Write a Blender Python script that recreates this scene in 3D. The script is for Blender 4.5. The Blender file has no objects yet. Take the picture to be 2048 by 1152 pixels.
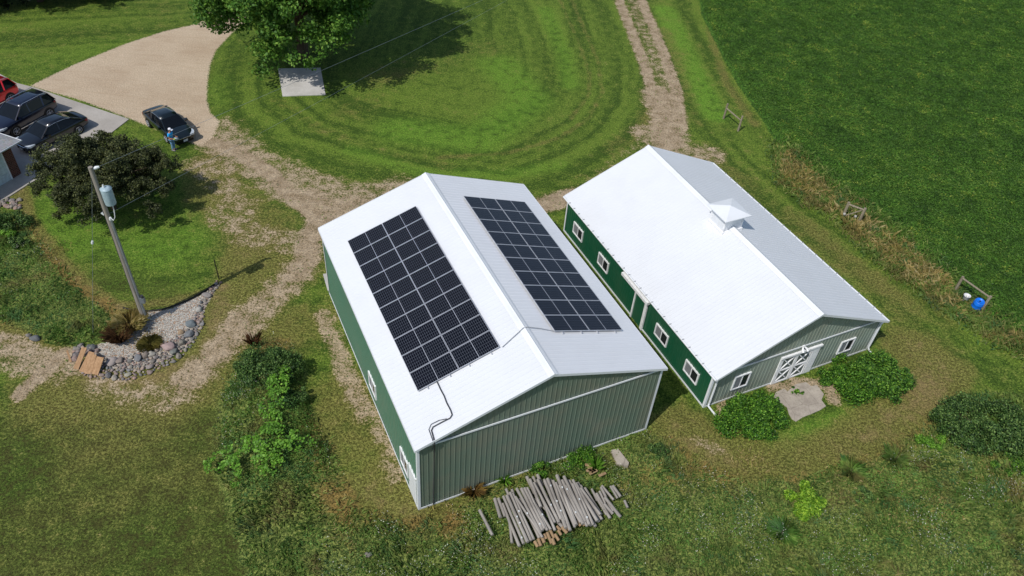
import bpy, math, random
import numpy as np
from mathutils import Matrix, Vector, Euler
R = math.radians
rng = np.random.default_rng(7)
random.seed(7)
sc = bpy.context.scene
COL = sc.collection

# ------------------------------------------------------------------ camera
CH = 31.5
FPX, PITCH, ROLL = 1552.6, 0.7372, 0.0850          # focal length in pixels of a 2048 px wide frame
_fw = np.array([0, math.cos(PITCH), -math.sin(PITCH)]); _r = np.array([1., 0, 0]); _u = np.cross(_r, _fw)
RT = _r*math.cos(ROLL)+_u*math.sin(ROLL); UP = -_r*math.sin(ROLL)+_u*math.cos(ROLL)
def at(X, Y, z=0.0):
    """where the sight line of a photograph point meets the height z"""
    d = _fw*FPX+RT*(X-1024)+UP*(576-Y)
    t = (z-CH)/d[2]
    return np.array([d[0]*t, d[1]*t, z])
cd = bpy.data.cameras.new("camera"); cam = bpy.data.objects.new("camera", cd); COL.objects.link(cam)
M = Matrix(((RT[0], UP[0], -_fw[0], 0), (RT[1], UP[1], -_fw[1], 0), (RT[2], UP[2], -_fw[2], CH), (0, 0, 0, 1)))
cam.matrix_world = M
cd.sensor_width = 36; cd.lens = FPX/2048*36; cd.clip_end = 6000; cd.clip_start = 0.5
sc.camera = cam

# ------------------------------------------------------------------ light
AZ, EL = R(50.5), R(52.5)                            # direction the shadows fall, sun height
S = Vector((-math.cos(EL)*math.cos(AZ), -math.cos(EL)*math.sin(AZ), math.sin(EL)))
w = bpy.data.worlds.new("World"); sc.world = w; w.use_nodes = True
nt = w.node_tree; bg = nt.nodes["Background"]
sky = nt.nodes.new("ShaderNodeTexSky"); sky.sky_type = 'NISHITA'; sky.sun_disc = False
sky.sun_elevation = EL; sky.sun_rotation = math.atan2(S.x, S.y)
nt.links.new(sky.outputs[0], bg.inputs[0]); bg.inputs[1].default_value = 0.118
sl = bpy.data.lights.new("sun", 'SUN'); sl.energy = 3.4; sl.angle = R(0.5); sl.color = (1, 0.965, 0.91)
so = bpy.data.objects.new("sun", sl); COL.objects.link(so)
so.rotation_euler = S.to_track_quat('Z', 'Y').to_euler(); so.location = (0, 0, 60)
sc.view_settings.view_transform = 'Standard'; sc.view_settings.look = 'None'; sc.view_settings.gamma = 1
sc.view_settings.exposure = 0.0

# ------------------------------------------------------------------ node helper
def lin(r, g, b, k=1.0):
    f = lambda c: (c/255/12.92 if c/255 <= 0.04045 else ((c/255+0.055)/1.055)**2.4)*k
    return (f(r), f(g), f(b), 1)
class NT:
    def __init__(s, name):
        s.m = bpy.data.materials.new(name); s.m.use_nodes = True
        s.t = s.m.node_tree; s.b = s.t.nodes["Principled BSDF"]
    def n(s, t, **k):
        x = s.t.nodes.new(t)
        for a, v in k.items(): setattr(x, a, v)
        return x
    def put(s, sock, v):
        if isinstance(v, bpy.types.NodeSocket): s.t.links.new(v, sock)
        elif v is not None: sock.default_value = v
    def pos(s): return s.n("ShaderNodeNewGeometry").outputs["Position"]
    def obj(s): return s.n("ShaderNodeTexCoord").outputs["Object"]
    def noise(s, sc_, det=3, ro=0.55, v=None, dist=0.0):
        x = s.n("ShaderNodeTexNoise"); x.inputs["Scale"].default_value = sc_; x.inputs["Detail"].default_value = det
        x.inputs["Roughness"].default_value = ro; x.inputs["Distortion"].default_value = dist
        s.put(x.inputs["Vector"], v); return x.outputs[0]
    def voro(s, sc_, v=None, out="Color", feat='F1', rnd=1.0):
        x = s.n("ShaderNodeTexVoronoi"); x.feature = feat; x.inputs["Scale"].default_value = sc_
        x.inputs["Randomness"].default_value = rnd
        s.put(x.inputs["Vector"], v); return x.outputs[out]
    def math(s, op, a, b=None, c=None, clamp=False):
        x = s.n("ShaderNodeMath", operation=op, use_clamp=clamp)
        for i, v in enumerate((a, b, c)):
            if v is not None: s.put(x.inputs[i], v)
        return x.outputs[0]
    def mix(s, f, a, b, mode='MIX'):
        x = s.n("ShaderNodeMix", data_type='RGBA', blend_type=mode)
        s.put(x.inputs["Factor"], f); s.put(x.inputs[6], a); s.put(x.inputs[7], b); return x.outputs[2]
    def step(s, v, lo, hi, a=0.0, b=1.0):
        x = s.n("ShaderNodeMapRange", interpolation_type='SMOOTHSTEP')
        s.put(x.inputs[0], v); s.put(x.inputs[1], lo); s.put(x.inputs[2], hi); s.put(x.inputs[3], a); s.put(x.inputs[4], b)
        return x.outputs[0]
    def attr(s, nm, out="Fac", typ='GEOMETRY'):
        x = s.n("ShaderNodeAttribute", attribute_name=nm, attribute_type=typ); return x.outputs[out]
    def ramp(s, f, st):
        x = s.n("ShaderNodeValToRGB"); e = x.color_ramp.elements
        while len(e) < len(st): e.new(0.5)
        for i, (p, c) in enumerate(st): e[i].position = p; e[i].color = c
        s.put(x.inputs[0], f); return x.outputs[0]
    def mapv(s, v, sca=(1, 1, 1), rot=(0, 0, 0)):
        x = s.n("ShaderNodeMapping"); s.put(x.inputs[0], v); x.inputs["Scale"].default_value = sca
        x.inputs["Rotation"].default_value = rot; return x.outputs[0]
    def bump(s, h, st=0.3, d=0.02):
        x = s.n("ShaderNodeBump"); x.inputs["Strength"].default_value = st; x.inputs["Distance"].default_value = d
        s.put(x.inputs["Height"], h); s.put(s.b.inputs["Normal"], x.outputs[0])
    def out(s, col=None, rough=0.8, metal=0.0, spec=0.3, coat=0.0):
        s.put(s.b.inputs["Base Color"], col); s.put(s.b.inputs["Roughness"], rough); s.put(s.b.inputs["Metallic"], metal)
        s.b.inputs["Specular IOR Level"].default_value = spec; s.b.inputs["Coat Weight"].default_value = coat
        s.b.inputs["Coat Roughness"].default_value = 0.04
        return s.m
def plain(name, c, rough=0.6, metal=0.0, spec=0.4, coat=0.0, var=0.12, sca=6.0):
    t = NT(name); n = t.noise(sca, 4, 0.6, t.obj())
    k = t.step(n, 0.3, 0.7)
    lo = tuple(x*(1-var) for x in c[:3])+(1,); hi = tuple(min(1, x*(1+var)) for x in c[:3])+(1,)
    return t.out(t.mix(k, lo, hi), rough, metal, spec, coat)

# ------------------------------------------------------------------ object helpers
def tag(o, label=None, cat=None, group=None, kind=None):
    if label: o['label'] = label
    if cat: o['category'] = cat
    if group: o['group'] = group
    if kind: o['kind'] = kind
    return o
def empty(name, loc=(0, 0, 0), rz=0.0, label=None, cat=None, group=None):
    o = bpy.data.objects.new(name, None); COL.objects.link(o); o.location = loc; o.rotation_euler = (0, 0, rz)
    o.empty_display_size = 0.3
    return tag(o, label, cat, group)
class MB:
    def __init__(s): s.v = []; s.f = []; s.m = []; s.sm = []
    def add(s, vs, fs, mi=0, smooth=False):
        o = len(s.v); s.v += [tuple(v) for v in vs]; s.f += [tuple(i+o for i in f) for f in fs]
        s.m += [mi]*len(fs); s.sm += [smooth]*len(fs); return s
    def box(s, x0, x1, y0, y1, z0, z1, mi=0, mat=None):
        vs = [Vector(p) for p in ((x0, y0, z0), (x1, y0, z0), (x1, y1, z0), (x0, y1, z0), (x0, y0, z1), (x1, y0, z1), (x1, y1, z1), (x0, y1, z1))]
        if mat is not None: vs = [mat @ v for v in vs]
        return s.add(vs, [(0, 3, 2, 1), (4, 5, 6, 7), (0, 1, 5, 4), (1, 2, 6, 5), (2, 3, 7, 6), (3, 0, 4, 7)], mi)
    def beam(s, a, b, w_, h_, mi=0, up=Vector((0, 0, 1))):
        a, b = Vector(a), Vector(b); d = (b-a); L = d.length; d.normalize()
        x = d.cross(up)
        if x.length < 1e-4: x = d.cross(Vector((1, 0, 0)))
        x.normalize(); z = x.cross(d)
        m = Matrix((x, d, z)).transposed().to_4x4(); m.translation = a
        return s.box(-w_/2, w_/2, 0, L, -h_/2, h_/2, mi, m)
    def tube(s, pts, rad, n=8, mi=0, caps=True, smooth=True):
        pts = [Vector(p) for p in pts]; k = len(pts)
        rad = rad if hasattr(rad, '__len__') else [rad]*k
        vs = []; ref = None
        for i in range(k):
            d = (pts[min(i+1, k-1)]-pts[max(i-1, 0)]).normalized()
            if ref is None: ref = d.cross(Vector((0.3, 0.2, 1)) if abs(d.z) < 0.9 else Vector((1, 0, 0))).normalized()
            ref = (ref-d*ref.dot(d)).normalized(); y = d.cross(ref)
            for j in range(n):
                a = 2*math.pi*j/n; vs.append(pts[i]+(ref*math.cos(a)+y*math.sin(a))*rad[i])
        fs = [(i*n+j, i*n+(j+1) % n, (i+1)*n+(j+1) % n, (i+1)*n+j) for i in range(k-1) for j in range(n)]
        s.add(vs, fs, mi, smooth)
        if caps:
            s.add(vs[:n], [tuple(range(n))[::-1]], mi); s.add(vs[-n:], [tuple(range(n))], mi)
        return s
    def loft(s, rings, mi=0, smooth=True, caps=True, closed=True):
        n = len(rings[0]); vs = [p for r in rings for p in r]
        lim = n if closed else n-1
        fs = [(i*n+j, i*n+(j+1) % n, (i+1)*n+(j+1) % n, (i+1)*n+j) for i in range(len(rings)-1) for j in range(lim)]
        if caps: fs += [tuple(range(n))[::-1], tuple((len(rings)-1)*n+j for j in range(n))]
        return s.add(vs, fs, mi, smooth)
    def mesh(s, name, mats):
        me = bpy.data.meshes.new(name); me.from_pydata(s.v, [], s.f)
        for m in (mats if isinstance(mats, (list, tuple)) else [mats]): me.materials.append(m)
        me.polygons.foreach_set("material_index", s.m); me.polygons.foreach_set("use_smooth", s.sm); me.update(); return me
    def build(s, name, mats, parent=None, label=None, bevel=0.0):
        o = bpy.data.objects.new(name, s.mesh(name, mats)); COL.objects.link(o)
        if parent: o.parent = parent
        if label: o['label'] = label
        if bevel:
            b = o.modifiers.new("bevel", 'BEVEL'); b.width = bevel; b.segments = 2; b.limit_method = 'ANGLE'
        return o
def raw_mesh(name, V, F, mat, attrs=None, smooth=False, parent=None):
    """V (n,3), F (m,k) arrays -> one mesh object"""
    me = bpy.data.meshes.new(name); n, m, k = len(V), len(F), F.shape[1]
    me.vertices.add(n); me.vertices.foreach_set("co", np.asarray(V, np.float32).ravel())
    me.loops.add(m*k); me.loops.foreach_set("vertex_index", F.astype(np.int32).ravel())
    me.polygons.add(m); me.polygons.foreach_set("loop_start", np.arange(0, m*k, k, dtype=np.int32))
    me.polygons.foreach_set("loop_total", np.full(m, k, np.int32))
    if smooth: me.polygons.foreach_set("use_smooth", np.ones(m, bool))
    for nm, a in (attrs or {}).items():
        me.attributes.new(nm, 'FLOAT', 'POINT').data.foreach_set("value", np.asarray(a, np.float32))
    me.update(calc_edges=True); me.materials.append(mat)
    o = bpy.data.objects.new(name, me); COL.objects.link(o)
    if parent: o.parent = parent
    return o

# ------------------------------------------------------------------ 2-D fields (numpy)
_LAT = rng.random((256, 256))
def vn(x, y, s=1.0, seed=0):
    x = np.asarray(x)*s+seed*17.3+1000; y = np.asarray(y)*s+seed*31.7+1000
    xi = np.floor(x).astype(int); yi = np.floor(y).astype(int); fx = x-xi; fy = y-yi
    fx = fx*fx*(3-2*fx); fy = fy*fy*(3-2*fy)
    L = lambda a, b: _LAT[a % 256, b % 256]
    return (L(xi, yi)*(1-fx)+L(xi+1, yi)*fx)*(1-fy)+(L(xi, yi+1)*(1-fx)+L(xi+1, yi+1)*fx)*fy
def fbm(x, y, s=1.0, seed=0, o=3):
    return sum(vn(x, y, s*2**i, seed+i*5)*0.5**i for i in range(o))/sum(0.5**i for i in range(o))
def P2(pts): return np.array([at(*p)[:2] for p in pts])
def sd_poly(x, y, poly):
    """signed distance, positive inside"""
    d = np.full(x.shape, 1e9); ins = np.zeros(x.shape, bool); n = len(poly)
    for i in range(n):
        a, b = poly[i], poly[(i+1) % n]; e = b-a
        wx, wy = x-a[0], y-a[1]; t = np.clip((wx*e[0]+wy*e[1])/(e@e+1e-9), 0, 1)
        d = np.minimum(d, (wx-e[0]*t)**2+(wy-e[1]*t)**2)
        c = ((a[1] > y) != (b[1] > y))
        if abs(e[1]) > 1e-9: ins ^= c & (x < e[0]*(y-a[1])/e[1]+a[0])
    d = np.sqrt(d); return np.where(ins, d, -d)
def d_line(x, y, pts):
    d = np.full(x.shape, 1e9)
    for a, b in zip(pts[:-1], pts[1:]):
        e = b-a; wx, wy = x-a[0], y-a[1]; t = np.clip((wx*e[0]+wy*e[1])/(e@e+1e-9), 0, 1)
        d = np.minimum(d, (wx-e[0]*t)**2+(wy-e[1]*t)**2)
    return np.sqrt(d)
ss = lambda v, a, b: (lambda t: t*t*(3-2*t))(np.clip((v-a)/(b-a), 0, 1))

DRIVE = P2([(60, 172), (150, 128), (250, 88), (330, 62), (398, 47), (470, -30), (620, -110), (700, -100), (560, 0), (470, 60), (432, 100), (420, 130), (415, 165), (414, 200), (420, 225), (440, 243), (425, 275), (400, 292), (345, 272), (262, 238), (160, 200)])
ISLAND = P2([(436, 100), (418, 180), (432, 240), (470, 268), (520, 305), (640, 345), (760, 368), (900, 390), (1050, 400), (1170, 345), (1262, 280), (1300, 210), (1295, 130), (1262, 60), (1232, 0), (1190, -70), (900, -140), (620, -110), (520, 0)])
FIELD = P2([(1392, -40), (1403, 30), (1428, 80), (1450, 125), (1478, 175), (1520, 235), (1548, 280), (1580, 315), (1660, 378), (1720, 425), (1800, 478), (1860, 525), (1925, 590), (2000, 650), (2100, 715), (2300, 840)])
FIELD = np.vstack([FIELD, [[90, 60], [260, 330], [-5, 330]]])
WEEDS = [P2([(512, 690), (545, 672), (590, 690), (612, 740), (615, 790), (640, 850), (672, 900), (690, 960), (720, 1010), (790, 1040), (880, 1035), (940, 1000), (990, 975), (1060, 945), (1150, 900), (1290, 862), (1345, 880), (1400, 925), (1500, 960), (1620, 948), (1740, 915), (1840, 858), (1890, 800), (1960, 786), (2060, 790), (2300, 840), (2400, 1300), (480, 1400), (487, 1150), (455, 1040), (432, 960), (428, 880), (440, 790), (470, 720)]),
         P2([(-80, 405), (30, 425), (62, 450), (100, 500), (140, 545), (185, 585), (225, 600), (250, 640), (248, 665), (225, 680), (195, 688), (145, 694), (100, 690), (60, 668), (20, 652), (-100, 625)])]
BED = P2([(240, 628), (300, 622), (340, 616), (400, 590), (430, 572), (438, 566), (428, 590), (415, 610), (403, 640), (396, 670), (375, 695), (350, 712), (300, 735), (240, 742), (195, 730), (165, 700), (185, 690), (225, 680), (248, 668)])
VERGE = P2([(1548, 290), (1575, 300), (1665, 375), (1720, 420), (1800, 475), (1860, 522), (1925, 585), (2000, 648), (2100, 712), (2080, 735), (1990, 690), (1900, 628), (1840, 590), (1760, 530), (1700, 468), (1660, 430), (1600, 400), (1555, 365)])
# worn ground: polylines (photo points), half width m, strength
DIRT = [([(400, 275), (470, 300), (540, 345), (580, 390), (620, 425), (650, 445)], 0.62, 1.2), ([(690, 425), (740, 405), (800, 395)], 0.5, 0.9),
        ([(400, 275), (460, 325), (520, 355), (570, 395)], 0.8, 0.62), ([(440, 255), (510, 315), (600, 355), (720, 392)], 1.5, 0.58),
        ([(580, 370), (680, 400), (760, 395), (800, 385)], 2.0, 0.62), ([(620, 395), (660, 430), (700, 410)], 1.4, 0.9),
        ([(640, 440), (618, 480), (612, 520), (590, 550)], 0.9, 0.9), ([(600, 540), (540, 600), (480, 650)], 1.2, 0.66),
        ([(480, 640), (440, 700), (400, 735), (370, 765)], 1.0, 0.8), ([(500, 660), (460, 690)], 0.8, 0.7),
        ([(400, 760), (340, 800), (200, 770)], 1.0, 0.5), ([(130, 705), (80, 745), (40, 790)], 0.45, 0.95),
        ([(0, 690), (60, 720), (130, 735)], 1.2, 0.66), ([(648, 630), (668, 680), (698, 760), (732, 830)], 0.6, 0.68),
        ([(745, 830), (775, 890), (790, 950)], 0.6, 0.55), ([(400, 330), (450, 370), (480, 420)], 1.3, 0.5), ([(450, 430), (500, 470), (560, 480), (620, 500)], 1.4, 0.5),
        ([(930, 425), (1060, 418), (1148, 390)], 0.9, 1.0), ([(1170, 375), (1250, 320), (1290, 285)], 0.9, 0.3),
        ([(1228, -60), (1238, 0), (1262, 60), (1290, 130), (1306, 190), (1318, 250)], 0.56, 0.92),
        ([(1262, -60), (1282, 0), (1308, 60), (1330, 115), (1352, 180), (1362, 255)], 0.58, 0.92),
        ([(1245, -60), (1262, 0), (1300, 95), (1330, 180)], 0.6, 0.5),
        ([(1318, 190), (1335, 230), (1335, 285)], 1.6, 0.92), ([(1290, 265), (1340, 300), (1420, 310)], 1.4, 0.62),
        ([(1400, 880), (1440, 905)], 0.4, 0.5), ([(1545, 775), (1600, 765), (1660, 770), (1668, 800)], 0.45, 0.75), ([(1440, 800), (1450, 835)], 0.4, 0.6)]
DIRT = [(P2(a), b, c) for a, b, c in DIRT]
DRY = [([(430, 360), (500, 450), (570, 520)], 3.0, 0.7), ([(560, 700), (620, 640), (660, 620)], 1.5, 0.55), ([(690, 800), (750, 950), (800, 1000)], 2.2, 0.65),
       ([(60, 800), (200, 760), (330, 790), (450, 720), (520, 620)], 2.2, 0.6), ([(380, 850), (200, 850)], 3.5, 0.3), ([(60, 1100), (200, 950), (380, 1050)], 3.5, 0.18), ([(430, 640), (470, 560), (520, 480)], 1.6, 0.4),
       ([(1420, 320), (1520, 390), (1650, 500), (1760, 580), (1850, 680), (1850, 780)], 1.6, 0.35), ([(1800, 690), (1900, 740), (1860, 800), (1720, 890), (1560, 925), (1440, 905), (1370, 850)], 1.6, 0.8),
       ([(1450, 905), (1300, 850)], 1.0, 0.4), ([(1690, 880), (1850, 760)], 1.6, 0.5), ([(700, 1000), (850, 1040), (960, 990), (1040, 950)], 1.4, 0.55), ([(900, 1060), (930, 1090)], 0.8, 0.5), ([(1480, 960), (1350, 940), (1250, 960)], 1.5, 0.5),
       ([(1130, -30), (1165, 50), (1195, 120), (1205, 180), (1180, 235), (1120, 275), (1020, 305), (880, 315)], 0.35, 0.65), ([(1120, 0), (1160, 90), (1180, 150), (1178, 190), (1140, 240)], 0.3, 0.6),
       ([(740, 150), (860, 120), (980, 90)], 2.5, 0.4), ([(800, 160), (700, 220)], 2.0, 0.35), ([(560, 200), (640, 260), (780, 310), (900, 335)], 0.9, 0.4), ([(1210, 300), (1290, 250), (1310, 180)], 1.0, 0.5), ([(1395, 250), (1370, 160), (1330, 60)], 0.7, 0.35),
       ([(400, 330), (430, 300)], 1.2, 0.6), ([(1440, 20), (1418, 60), (1450, 160), (1510, 250)], 0.5, 0.5), ([(240, 625), (150, 560), (60, 450), (40, 380)], 0.55, 1.3),
       ([(0, 655), (80, 700), (140, 712), (200, 760), (290, 765), (400, 715), (430, 640), (445, 580)], 0.7, 1.0), ([(240, 612), (340, 605), (400, 590)], 0.4, 1.0), ([(1600, 430), (1750, 560), (1900, 650)], 1.0, 0.3), ([(620, 860), (640, 980), (700, 1100)], 0.8, 0.5), ([(300, 700), (250, 660), (290, 640)], 0.8, 0.9)]
DRY = [(P2(a), b, c) for a, b, c in DRY]
LUSH = [([(1000, 130), (1060, 200), (960, 280), (800, 260)], 2.5, 0.7), ([(1330, 20), (1390, 150), (1430, 230)], 1.4, 1.0), ([(200, 440), (330, 500), (420, 440), (380, 380)], 2.5, 0.6), ([(1090, 20), (1130, 110), (1140, 170)], 1.2, 0.6), ([(650, 610), (700, 760), (810, 940)], 0.35, 0.8), ([(700, 300), (850, 345), (1000, 350), (1120, 330)], 1.0, 0.5),
        ([(1400, 870), (1440, 895), (1560, 890), (1700, 830)], 0.7, 0.8), ([(270, 90), (100, 130)], 3.0, 0.3), ([(100, 400), (80, 470), (150, 500)], 1.4, 0.5), ([(0, 450), (60, 560)], 1.5, 0.5), ([(440, 200), (440, 160)], 1.5, 0.3)]
LUSH += [([(-60, 1000), (150, 980), (420, 960)], 5.0, -1.1), ([(100, 860), (380, 900)], 2.5, -0.4), ([(60, 1130), (400, 1130)], 4.0, -0.9), ([(430, 880), (470, 1100)], 1.0, -0.8), ([(200, 560), (330, 590)], 1.5, -0.6)]
LUSH = [(P2(a), b, c) for a, b, c in LUSH]
MOUND = [(at(545, 800)[:2], 3.0, 0.55), (at(560, 930)[:2], 2.2, 0.25), (at(1960, 880)[:2], 2.5, 0.4), (at(1150, 930)[:2], 1.5, 0.1)]
def strokes(x, y, L, cap=1.4):
    o = np.zeros(x.shape)
    for p, hw, a in L: o = np.maximum(o, a*(1-ss(d_line(x, y, p), hw*0.45, hw*1.5)))
    return o
def add_strokes(x, y, L):
    o = np.zeros(x.shape)
    for p, hw, a in L: o += a*(1-ss(d_line(x, y, p), hw*0.2, hw*1.4))
    return o
def weed_sd(x, y): return np.maximum(sd_poly(x, y, WEEDS[0]), sd_poly(x, y, WEEDS[1]))
def height(x, y, wsd=None, fsd=None, bsd=None):
    x = np.asarray(x, float); y = np.asarray(y, float)
    if wsd is None: wsd = weed_sd(x, y)
    if fsd is None: fsd = sd_poly(x, y, FIELD)
    z = ss(fsd, -0.1, 0.7)*(0.10+0.42*fbm(x, y, 0.8, 3)+0.26*vn(x, y, 2.2, 9))
    z += ss(wsd, 0, 1.2)*(0.22*fbm(x, y, 0.8, 6)-0.04)
    for c, r_, h_ in MOUND: z += h_*np.exp(-((x-c[0])**2+(y-c[1])**2)/r_**2)*ss(wsd, -0.2, 1.5)
    z += 0.02*fbm(x, y, 0.3, 12)
    return z-0.012

# ------------------------------------------------------------------ ground
def grow(a, b, step, far):
    c = list(np.arange(a, b+step/2, step)); s_, v = step, c[-1]
    while v < far: s_ *= 1.35; v += s_; c.append(v)
    s_, v = step, c[0]
    while v > -far: s_ *= 1.35; v -= s_; c.insert(0, v)
    return np.array(c)
gx = grow(-54, 60, 0.25, 1500); gy = grow(8, 98, 0.25, 1600)
GX, GY = np.meshgrid(gx, gy); fx_, fy_ = GX.ravel(), GY.ravel()
wsd = weed_sd(fx_, fy_); fsd = sd_poly(fx_, fy_, FIELD); dsd = sd_poly(fx_, fy_, DRIVE); bsd = sd_poly(fx_, fy_, BED); isd = sd_poly(fx_, fy_, ISLAND)
vsd = sd_poly(fx_, fy_, VERGE)
mow = np.where(isd > 0, isd, np.where(fx_ > 8, -fsd+50, fy_*0.93-fx_*0.36+100))
GZ = height(fx_, fy_, wsd, fsd)
V = np.stack([fx_, fy_, GZ], 1); nx, ny = len(gx), len(gy)
I = (np.arange(ny-1)[:, None]*nx+np.arange(nx-1)[None]).ravel()
F = np.stack([I, I+1, I+1+nx, I+nx], 1)
def ground_mat():
    t = NT("ground_cover"); p = t.pos()
    A = {k: t.attr(k) for k in ("weeds", "field", "drive", "bed", "dirt", "dry", "lush", "mow", "verge")}
    nb = t.noise(0.25, 4, 0.6, p); nm = t.noise(1.3, 4, 0.65, p); nf = t.noise(7.0, 4, 0.7, p); ng = t.noise(14.0, 4, 0.75, p)
    # mown lawn
    sx = t.n("ShaderNodeCombineXYZ"); t.put(sx.inputs[0], t.math('ADD', t.math('MULTIPLY', A["mow"], 0.75), t.math('MULTIPLY', nb, 1.1))); stripe = t.noise(1.0, 3, 0.6, t.n("ShaderNodeVectorMath", operation='ADD').outputs[0])
    vm = stripe.node.inputs["Vector"].links[0].from_node; t.put(vm.inputs[0], sx.outputs[0]); t.put(vm.inputs[1], t.mapv(p, (0.03, 0.03, 0.03)))
    dryk = t.math('ADD', A["dry"], t.math('MULTIPLY', t.math('SUBTRACT', nb, 0.5), 1.1))
    dryk = t.math('ADD', dryk, t.math('MULTIPLY', t.math('SUBTRACT', nf, 0.5), 0.7)); dryk = t.math('ADD', dryk, t.math('MULTIPLY', t.math('SUBTRACT', nm, 0.47), 1.5))
    dryk = t.math('ADD', dryk, t.math('MULTIPLY', t.math('SUBTRACT', stripe, 0.5), 0.55))
    g1 = t.mix(t.step(t.math('ADD', t.math('MULTIPLY', stripe, 0.4), t.math('MULTIPLY', t.math('ADD', nm, nf), 0.3)), 0.42, 0.58), lin(60, 82, 27), lin(98, 120, 44))
    g1 = t.mix(t.math('MULTIPLY', t.step(A["lush"], 0.0, 1.0), t.step(nm, 0.25, 0.6)), g1, lin(96, 134, 42))
    g1 = t.mix(t.step(A["lush"], 0.0, -1.0), g1, t.mix(t.step(t.math('ADD', t.math('MULTIPLY', nm, 0.6), t.math('MULTIPLY', nf, 0.4)), 0.40, 0.60), lin(70, 72, 34), lin(64, 88, 30)))
    g1 = t.mix(t.math('MULTIPLY', t.step(dryk, 0.0, 0.8), 0.85), g1, t.mix(t.step(nf, 0.4, 0.6), lin(96, 90, 46), lin(118, 116, 62)))
    g1 = t.mix(t.step(t.math('ADD', dryk, t.math('MULTIPLY', t.math('SUBTRACT', nm, 0.5), 1.4)), 0.9, 2.1), g1, lin(130, 114, 76))
    # worn soil with thin gravel
    soil = t.mix(t.step(nm, 0.35, 0.65), lin(142, 124, 100), lin(172, 154, 130))
    soil = t.mix(t.math('MULTIPLY', t.step(t.voro(9.0, p, "Distance"), 0.0, 0.35, 1.0, 0.0), 0.5), soil, lin(182, 168, 148))
    soil = t.mix(t.step(ng, 0.56, 0.70), soil, lin(104, 88, 66))
    dk = t.math('ADD', A["dirt"], t.math('MULTIPLY', t.math('SUBTRACT', nf, 0.5), 1.5))
    dk = t.math('ADD', dk, t.math('MULTIPLY', t.math('SUBTRACT', nm, 0.5), 1.5))
    dk = t.math('ADD', dk, t.math('MULTIPLY', t.math('SUBTRACT', ng, 0.5), 0.9))
    c = t.mix(t.step(dk, 0.18, 0.5), g1, t.mix(0.55, lin(120, 112, 60), g1))
    c = t.mix(t.step(dk, 0.42, 0.72), c, soil)
    # driveway
    dv = t.mix(t.step(nb, 0.3, 0.7), lin(184, 164, 140), lin(198, 180, 156)); dv = t.mix(t.step(ng, 0.35, 0.65), t.mix(0.3, dv, lin(140, 118, 94)), dv)
    dv = t.mix(t.math('MULTIPLY', t.step(t.noise(0.9, 4, 0.6, t.mapv(p, (0.5, 3, 1), (0, 0, 0.4))), 0.45, 0.7), 0.3), dv, lin(160, 136, 110))
    k = t.math('ADD', A["drive"], t.math('MULTIPLY', t.math('SUBTRACT', nf, 0.5), 0.7)); c = t.mix(t.step(k, -0.08, 0.12), c, dv)
    # rough ground and crop
    wg = t.mix(t.step(nf, 0.35, 0.65), lin(66, 84, 38), lin(116, 126, 66)); wg = t.mix(t.step(dryk, 0.4, 1.1), wg, lin(128, 108, 62))
    k = t.math('ADD', A["weeds"], t.math('MULTIPLY', t.math('SUBTRACT', nm, 0.5), 1.6)); c = t.mix(t.step(k, -0.25, 0.35), c, wg)
    fg = t.mix(t.step(nf, 0.3, 0.7), lin(34, 58, 20), lin(70, 106, 38))
    k = t.math('ADD', A["field"], t.math('MULTIPLY', t.math('SUBTRACT', nm, 0.5), 0.5)); c = t.mix(t.step(k, -0.1, 0.1), c, fg)
    # white gravel bed
    gv = t.mix(t.voro(22.0, p, "Distance"), lin(206, 202, 194), lin(128, 124, 118)); gv = t.mix(t.step(t.n("ShaderNodeSeparateColor").outputs[0], 0.6, 0.9), gv, lin(150, 120, 96))
    sp = gv.node.inputs["Factor"].links[0].from_node.inputs[0].links[0].from_node; t.put(sp.inputs[0], t.voro(22.0, p, "Color"))
    k = t.math('ADD', A["bed"], t.math('MULTIPLY', t.math('SUBTRACT', nf, 0.5), 0.5)); c = t.mix(t.step(k, 0.0, 0.12), c, gv)
    gk = t.step(A["drive"], -0.1, 0.15, 1.0, 0.35)
    c = t.mix(gk, c, t.ramp(t.math('ADD', t.math('MULTIPLY', ng, 0.55), t.math('MULTIPLY', nf, 0.45)), [(0.36, (0.42, 0.42, 0.40, 1)), (0.5, (0.95, 0.95, 0.93, 1)), (0.63, (1.7, 1.66, 1.55, 1))]), 'MULTIPLY')
    h = t.math('ADD', t.math('MULTIPLY', nf, 0.6), t.math('MULTIPLY', ng, 0.5)); t.bump(h, 0.9, 0.06)
    return t.out(c, 0.95, 0, 0.15)
G = raw_mesh("ground", V, F, ground_mat(), dict(weeds=np.clip(wsd, -3, 3), field=np.clip(fsd, -3, 3), drive=np.clip(dsd, -3, 3), bed=np.clip(bsd, -3, 3), verge=np.clip(vsd, -3, 3),
             dirt=strokes(fx_, fy_, DIRT), dry=add_strokes(fx_, fy_, DRY)-0.25*(isd > 0), lush=add_strokes(fx_, fy_, LUSH), mow=mow), smooth=True)
tag(G, kind='structure')

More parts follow.
